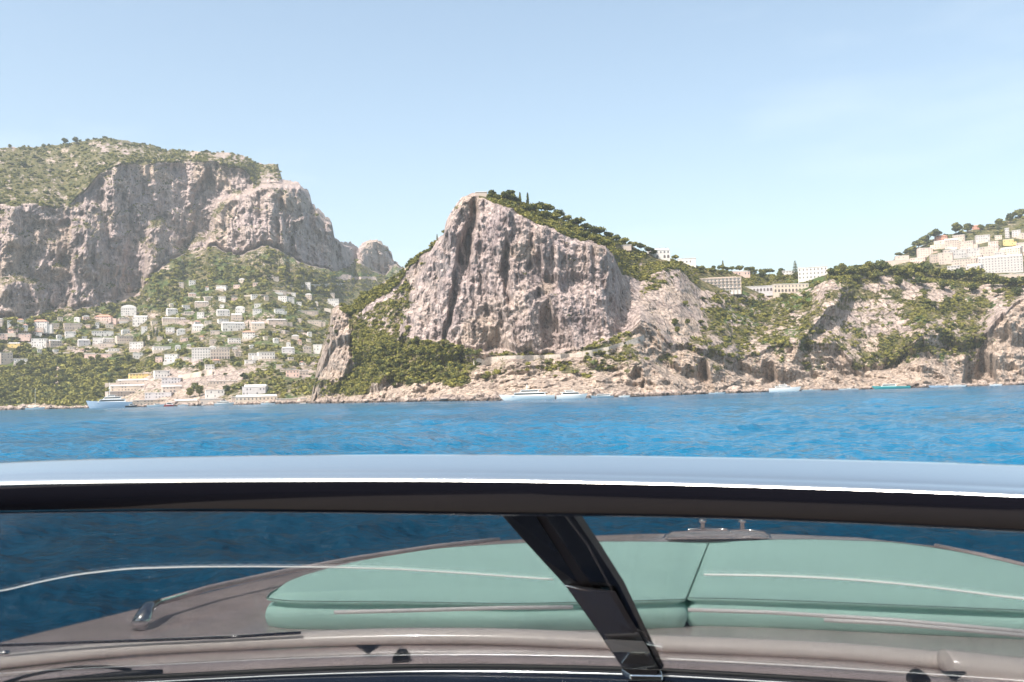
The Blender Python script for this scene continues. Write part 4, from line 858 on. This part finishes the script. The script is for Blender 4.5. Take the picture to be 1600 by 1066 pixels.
# reflected line across both panes, drawn as a thin pale tube
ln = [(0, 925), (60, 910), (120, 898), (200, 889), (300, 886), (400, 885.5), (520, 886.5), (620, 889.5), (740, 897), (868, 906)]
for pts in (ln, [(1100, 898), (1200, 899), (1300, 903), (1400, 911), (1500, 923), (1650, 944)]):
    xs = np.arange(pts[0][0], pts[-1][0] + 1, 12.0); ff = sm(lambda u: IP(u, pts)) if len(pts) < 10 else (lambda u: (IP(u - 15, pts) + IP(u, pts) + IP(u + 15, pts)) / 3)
    own(MB().tube([glass_pt(u, ff(u), -.008) for u in xs], .0012, 6).build('reflection_line', PALE, smooth=True))
# gasket, dash, and its highlight line put in as a chrome tube
own(MB().tube([at(u, vgas(u) + 1, tg(u)) for u in us], .0055, 8).build('gasket', RUB, smooth=True))
rg = []
for u in us:
    g0 = at(u, vgas(u) + 3, tg(u) - .006); rg.append([g0, g0 - FB * .03 + UB * .001, g0 - FB * .07 - UB * .012, g0 - FB * .25 - UB * .04, g0 - FB * .45 - UB * .12, g0 - FB * .6 - UB * .35, g0 - FB * .62 - UB * .9, g0 - FB * .3 - UB * .9, g0 - UB * .3])
own(MB().loft(rg).build('dashboard', NAVY, smooth=False))
own(MB().tube([at(u, vgas(u) + 9, tg(u) - .045) for u in us], .0022, 6).build('dash_highlight', CHROME, smooth=True))
# coaming in front of the glass
vb = sm(lambda u: IP(u, [(-300, 1060), (0, 1030), (176, 1009), (353, 1000), (560, 991), (711, 989), (852, 993), (940, 998), (1054, 1003), (1251, 1010), (1392, 1020), (1600, 1042), (1900, 1080)]))
rg = []
for u in us:
    t = tc_(u); a = vb(u); gq = at(u, vgas(u) - 1, tg(u) + .012)
    rim = at(u, a + 20, t - .06); rg.append([gq - UB * .05, gq, gq.lerp(rim, .5) + UB * .003, rim, rim + FB * .04 + UB * .002, rim + FB * .05 - UB * .15])
own(MB().loft(rg, close=False).build('coaming', TAUPE, smooth=True))
rg = []
for u in us:
    t = tc_(u); c = at(u, vb(u) + 5, t - .02); r_ = .021
    rg.append([c + (-FB * math.cos(a)) * r_ * 1.5 + UB * math.sin(a) * r_ for a in np.linspace(-.6, math.pi + .6, 14)])
own(MB().loft(rg, close=True).build('coaming_highlight', TRIM_HIGHLIGHT, smooth=True))  # bright highlight along the coaming, put into a paler half-round
rg = []
for u in np.arange(1476, 1900, 20.0):
    t = tc_(u) - .06; c = at(u, vb(u) + 9, t - .02); r_ = .030
    rg.append([c + (-FB * math.cos(a)) * r_ * 1.4 + UB * math.sin(a) * r_ for a in np.linspace(-.6, math.pi + .6, 12)])
own(MB().loft(rg, close=True).build('side_trim', TRIM_HIGHLIGHT, smooth=True, bevel=.004))
own(MB().tube([at(u, v, tg(u) + .28) for u, v in [(-200, 1018), (0, 1009), (123, 1004.5), (230, 1001), (353, 996), (470, 989)]], .004, 8).build('grab_wire', NAVY, smooth=True))
own(MB().tube([at(-60, 1024, 2.4), at(8, 1021, 2.4), at(14, 1021, 2.4)], .007, 8).build('fitting', CHROME, smooth=True))
# foredeck
edge = [(-400, 1118), (-150, 1046), (0, 1004), (226, 949), (400, 908), (500, 887), (600, 869), (700, 854), (790, 844), (900, 838), (1000, 834.5), (1110, 833), (1220, 834.5), (1340, 840), (1460, 853), (1600, 884), (1750, 925), (1900, 975), (2100, 1050)]
dk = [onp(u, v, -.75) for u, v in edge]; near = [onp(2100, 1110, -.75), onp(-400, 1180, -.75)]
own(MB().prism(dk + near, .04, tuple(-UB)).build('foredeck', TAUPE, smooth=False))
mid_ = sum((Vector(p) for p in dk), Vector()) / len(dk); rg = []
for p in dk:
    o_ = (p - mid_); o_ -= UB * o_.dot(UB); o_.normalize(); rg.append([p - o_ * .02 + UB * .001, p + o_ * .015 - UB * .015, p + o_ * .03 - UB * .06, p - o_ * .05 - UB * .7, p - o_ * .35 - UB * 1.9, p - o_ * .5 - UB * 2.4])
own(MB().loft(rg, close=False).build('hull', TAUPE, smooth=True))
def rail(pts, z=-.70, r_=.010, name='grab_rail', material=TAUPE): return own(MB().tube([onp(u, v, z) for u, v in pts], r_, 8).build(name, material, smooth=True))
rail([(243, 943), (330, 918), (440, 894), (560, 872), (680, 854), (780, 843)], r_=.011); rail([(246, 941), (330, 916), (440, 892), (560, 870), (680, 852.5), (778, 841.5)], -.695, .004, 'rail_highlight', CUSH)  # the rail's mint highlight is painted as a second, thinner tube
rail([(1462, 853), (1540, 869), (1640, 893), (1760, 925)], r_=.011)
own(MB().tube([onp(217, 981, -.745), onp(222, 968, -.72), onp(230, 952, -.70), onp(250, 941, -.70)], [.030, .026, .022, .012], 10).build('rail_bracket', CHROME, smooth=True))
# deck fittings at the bow
own(MB().prism([onp(u, v, -.735) for u, v in [(1040, 838), (1052, 833), (1080, 831), (1150, 830), (1186, 832), (1200, 837), (1200, 842), (1040, 843)]], .004, tuple(UB)).build('windlass_base', TAUPE, bevel=.001, seg=2))
for pts in ([(1075, 828), (1098, 826), (1120, 827), (1136, 827), (1142, 832)], [(1152, 828), (1172, 829), (1196, 831)]): own(MB().tube([onp(u, v, -.69) for u, v in pts], .006, 8).build('cleat', CHROME, smooth=True))
for (u, v) in ((1098, 829), (1160, 829)): own(MB().tube([onp(u, v, -.68), onp(u, v, -.68) + UB * .04, onp(u, v, -.68) + UB * .041, onp(u, v, -.68) + UB * .055], [.010, .010, .020, .017], 12).build('windlass_knob', CHROME, smooth=True))
for (u, v) in ((480, 966), (885, 960), (1160, 968), (1250, 970)): own(MB().tube([onp(u, v + 10, -.75), onp(u, v + 10, -.75) + UB * .012, onp(u, v + 10, -.75) + UB * .013, onp(u, v + 10, -.75) + UB * .022], [.008, .008, .018, .014], 12).build('stud', CHROME, smooth=True))
for pts in ([(522, 954), (640, 951), (780, 947), (895, 946)], [(1075, 950), (1200, 954), (1400, 966), (1640, 988)], [(1288, 966), (1400, 972), (1640, 994)]): own(MB().tube([onp(u, v + 3, -.66) for u, v in pts], .0060, 8).build('sunpad_reflection', PALE, smooth=True))  # pale reflected lines over the sunpad, modelled as tubes
own(MB().tube([onp(u, v, -.715) for u, v in [(1036, 842), (1040, 836), (1052, 831), (1100, 829), (1150, 828.5), (1188, 830), (1202, 836), (1205, 842)]], .0045, 8).build('bow_rail', CHROME, smooth=True))
# wiper, then the reflected wiper pivots built as solid dark shapes
own(MB().tube([at(u, v, tg(u) + .03) for u, v in [(-10, 1072), (40, 1057), (80, 1048), (118, 1043), (165, 1042), (205, 1047)]], .004, 8).build('wiper_arm', RUB, smooth=True))
own(MB().tube([at(u, v, tg(u) + .02) for u, v in [(60, 1066), (150, 1058), (200, 1053), (253, 1050)]], [.005, .007, .008, .006], 8).build('wiper_blade', RUB, smooth=True))
for (u, v, w) in ((626, 1029, 1), (1440, 1062, 1.1)):
    own(MB().prism([at(u - 14 * w, v + 10, tg(u) + .04), at(u + 14 * w, v + 10, tg(u) + .04), at(u + 13 * w, v - 1, tg(u) + .04), at(u + 6 * w, v - 10, tg(u) + .04), at(u - 5 * w, v - 10, tg(u) + .04), at(u - 13 * w, v - 1, tg(u) + .04)], .03, (0, 1, 0)).build('pivot_reflection', RUB, bevel=.002))
for (u, v) in ((575, 1015), (1492, 1057)): own(MB().prism([at(u - 20, v - 5, tg(u) + .13), at(u + 20, v - 5, tg(u) + .13), at(u, v + 8, tg(u) + .09)], .012, (0, 1, .1)).build('wiper_reflection', RUB, bevel=.002))  # dark triangular reflections modelled as solids
# cockpit behind and below (seen only in reflections)
def bbox(x0, x1, y0, y1, z0, z1, name, m_):
    mb = MB().box(x0, x1, y0, y1, z0, z1); mb.v = [tuple(EYE + R * a + FB * b + UB * c) for a, b, c in mb.v]; return own(mb.build(name, m_, bevel=.03))
bbox(-1.9, 1.9, -4.5, 1.3, -1.5, -1.42, 'cockpit_sole', TEAK); bbox(-2.0, -1.75, -4.5, 1.3, -1.4, -.55, 'cockpit_side', LEATH); bbox(1.75, 2.0, -4.5, 1.3, -1.4, -.55, 'cockpit_side', LEATH)
bbox(-1.2, -.3, -1.6, -.9, -1.4, -.5, 'helm_seat', LEATH); bbox(.3, 1.2, -1.6, -.9, -1.4, -.5, 'helm_seat', LEATH)
# sunpad cushions
def cushion(front, backp, label, ztop=-.645, h=.10):
    fr = [onp(u, v, ztop) for u, v in front]; bk = [onp(u, v, ztop) for u, v in backp]; n = 40; m_ = 14
    def samp(pts, n_):
        L_ = [0]; 
        for a, b in zip(pts[:-1], pts[1:]): L_.append(L_[-1] + (b - a).length)
        out = []
        for s in np.linspace(0, L_[-1], n_): out.append(Vector([np.interp(s, L_, [p[k] for p in pts]) for k in range(3)]))
        for _ in range(3): out = [out[0]] + [(out[i - 1] + out[i] * 2 + out[i + 1]) / 4 for i in range(1, n_ - 1)] + [out[-1]]
        return out
    A, B = samp(fr, n), samp(bk, n); V_ = []; 
    ring = A + B[::-1]; c = sum(ring, Vector()) / len(ring)
    top = [[A[i].lerp(B[i], j / (m_ - 1.0)) for i in range(n)] for j in range(m_)]
    mb = MB(); vv = []
    for j in range(m_):
        for i in range(n):
            e = min(i, n - 1 - i) / (n * .5); f_ = min(j, m_ - 1 - j) / (m_ * .5)
            d = min(1, e * 9) * min(1, f_ * 5); vv.append(top[j][i] + UB * (-.022 * (1 - d) ** 2 + .010 * min(e, f_)))
    fc = [tuple(int(q) for q in r_) for r_ in grid_faces(m_, n)]
    mb.add(vv, fc)
    loop = [(0, i) for i in range(n)] + [(j, n - 1) for j in range(1, m_)] + [(m_ - 1, i) for i in range(n - 2, -1, -1)] + [(j, 0) for j in range(m_ - 2, 0, -1)]
    prev = [j * n + i for j, i in loop]; K = len(loop)
    for (dz, out_) in ((-.006, .012), (-.013, .004), (-.018, -.016), (-.026, -.014), (-.036, .010), (-.060, .016), (-.085, .008), (-.10, -.004)):
        b0 = len(mb.v)
        for j, i in loop:
            p = top[j][i]; o_ = p - c; o_ -= UB * o_.dot(UB); o_.normalize(); mb.v.append(tuple(p + o_ * out_ + UB * (dz - .012)))
        for k_ in range(K): k2 = (k_ + 1) % K; mb.f.append((prev[k_], prev[k2], b0 + k2, b0 + k_))
        prev = [b0 + k_ for k_ in range(K)]
    mb.f.append(tuple(prev))
    inv = None; root = empty('sunpad_cushion', c); tag(root, label, 'cushion', 'mint sunpad cushions')
    o = mb.build('cushion_pad', CUSH, smooth=True); o.parent = root; o.matrix_parent_inverse = Matrix.Translation(c).inverted()
    pp = []
    for j, i in loop:
        p = top[j][i]; o_ = p - c; o_ -= UB * o_.dot(UB); o_.normalize(); pp.append(p + o_ * .011 - UB * .016)
    q = MB().tube(pp + [pp[0]], .0016, 6, False).build('piping', PIPE, smooth=True); q.parent = root; q.matrix_parent_inverse = Matrix.Translation(c).inverted()
cushion([(422, 926), (440, 930), (520, 931), (600, 931), (800, 934), (1000, 930), (1066, 928)], [(428, 918), (452, 905), (480, 894), (560, 872), (680, 852), (810, 843.5), (960, 841), (1104, 842.5)], 'left half of the mint green sunpad on the taupe foredeck')
cushion([(1078, 926), (1150, 927), (1300, 932), (1600, 944), (1800, 956)], [(1110, 842.5), (1180, 839.5), (1260, 837.5), (1400, 842), (1500, 857), (1600, 880), (1700, 908), (1800, 945)], 'right half of the mint green sunpad, running out of the picture')

# ------------------------------------------------------------------ boulders along the waterline
bm = bmesh.new(); bmesh.ops.create_icosphere(bm, subdivisions=2, radius=1); RV = np.array([v.co[:] for v in bm.verts]); RF = np.array([[a.index for a in f.verts] for f in bm.faces]); bm.free()
VV_, FF_ = [], []; b = 0
for i in range(1500):
    u = rng.uniform(-60, 1660); left = u < 486; t = (IP(u, t0a) if left else IP(u, t0b)); t = t * rng.uniform(.985, 1.02); p = PW(u, 600, t); r_ = rng.uniform(.8, 2.6) * (1.9 if rng.random() < .12 else 1) * (1.1 if left else .9)
    p[2] = rng.uniform(-.6, .5) * r_; sc_ = r_ * rng.uniform(.6, 1.4, 3) * np.array([1.2, 1, .75]); off = rng.uniform(0, 99)
    q = RV * (1 + .5 * vnoise(RV[:, 0] * 1.7 + off, RV[:, 1] * 1.7, RV[:, 2] * 1.7)[:, None]) * sc_ + p
    VV_.append(q); FF_.append(RF + b); b += len(RV)
A_ = np.concatenate(VV_); tag(mesh_np('shore_rocks', A_, np.concatenate(FF_), TERR, False, {'veg': np.full(len(A_), -1.), 'grass': np.zeros(len(A_)), 'lush': np.zeros(len(A_)), 'warm': np.full(len(A_), .6)}), 'pale boulders heaped along the waterline of the whole shore', 'rocks', kind='stuff')
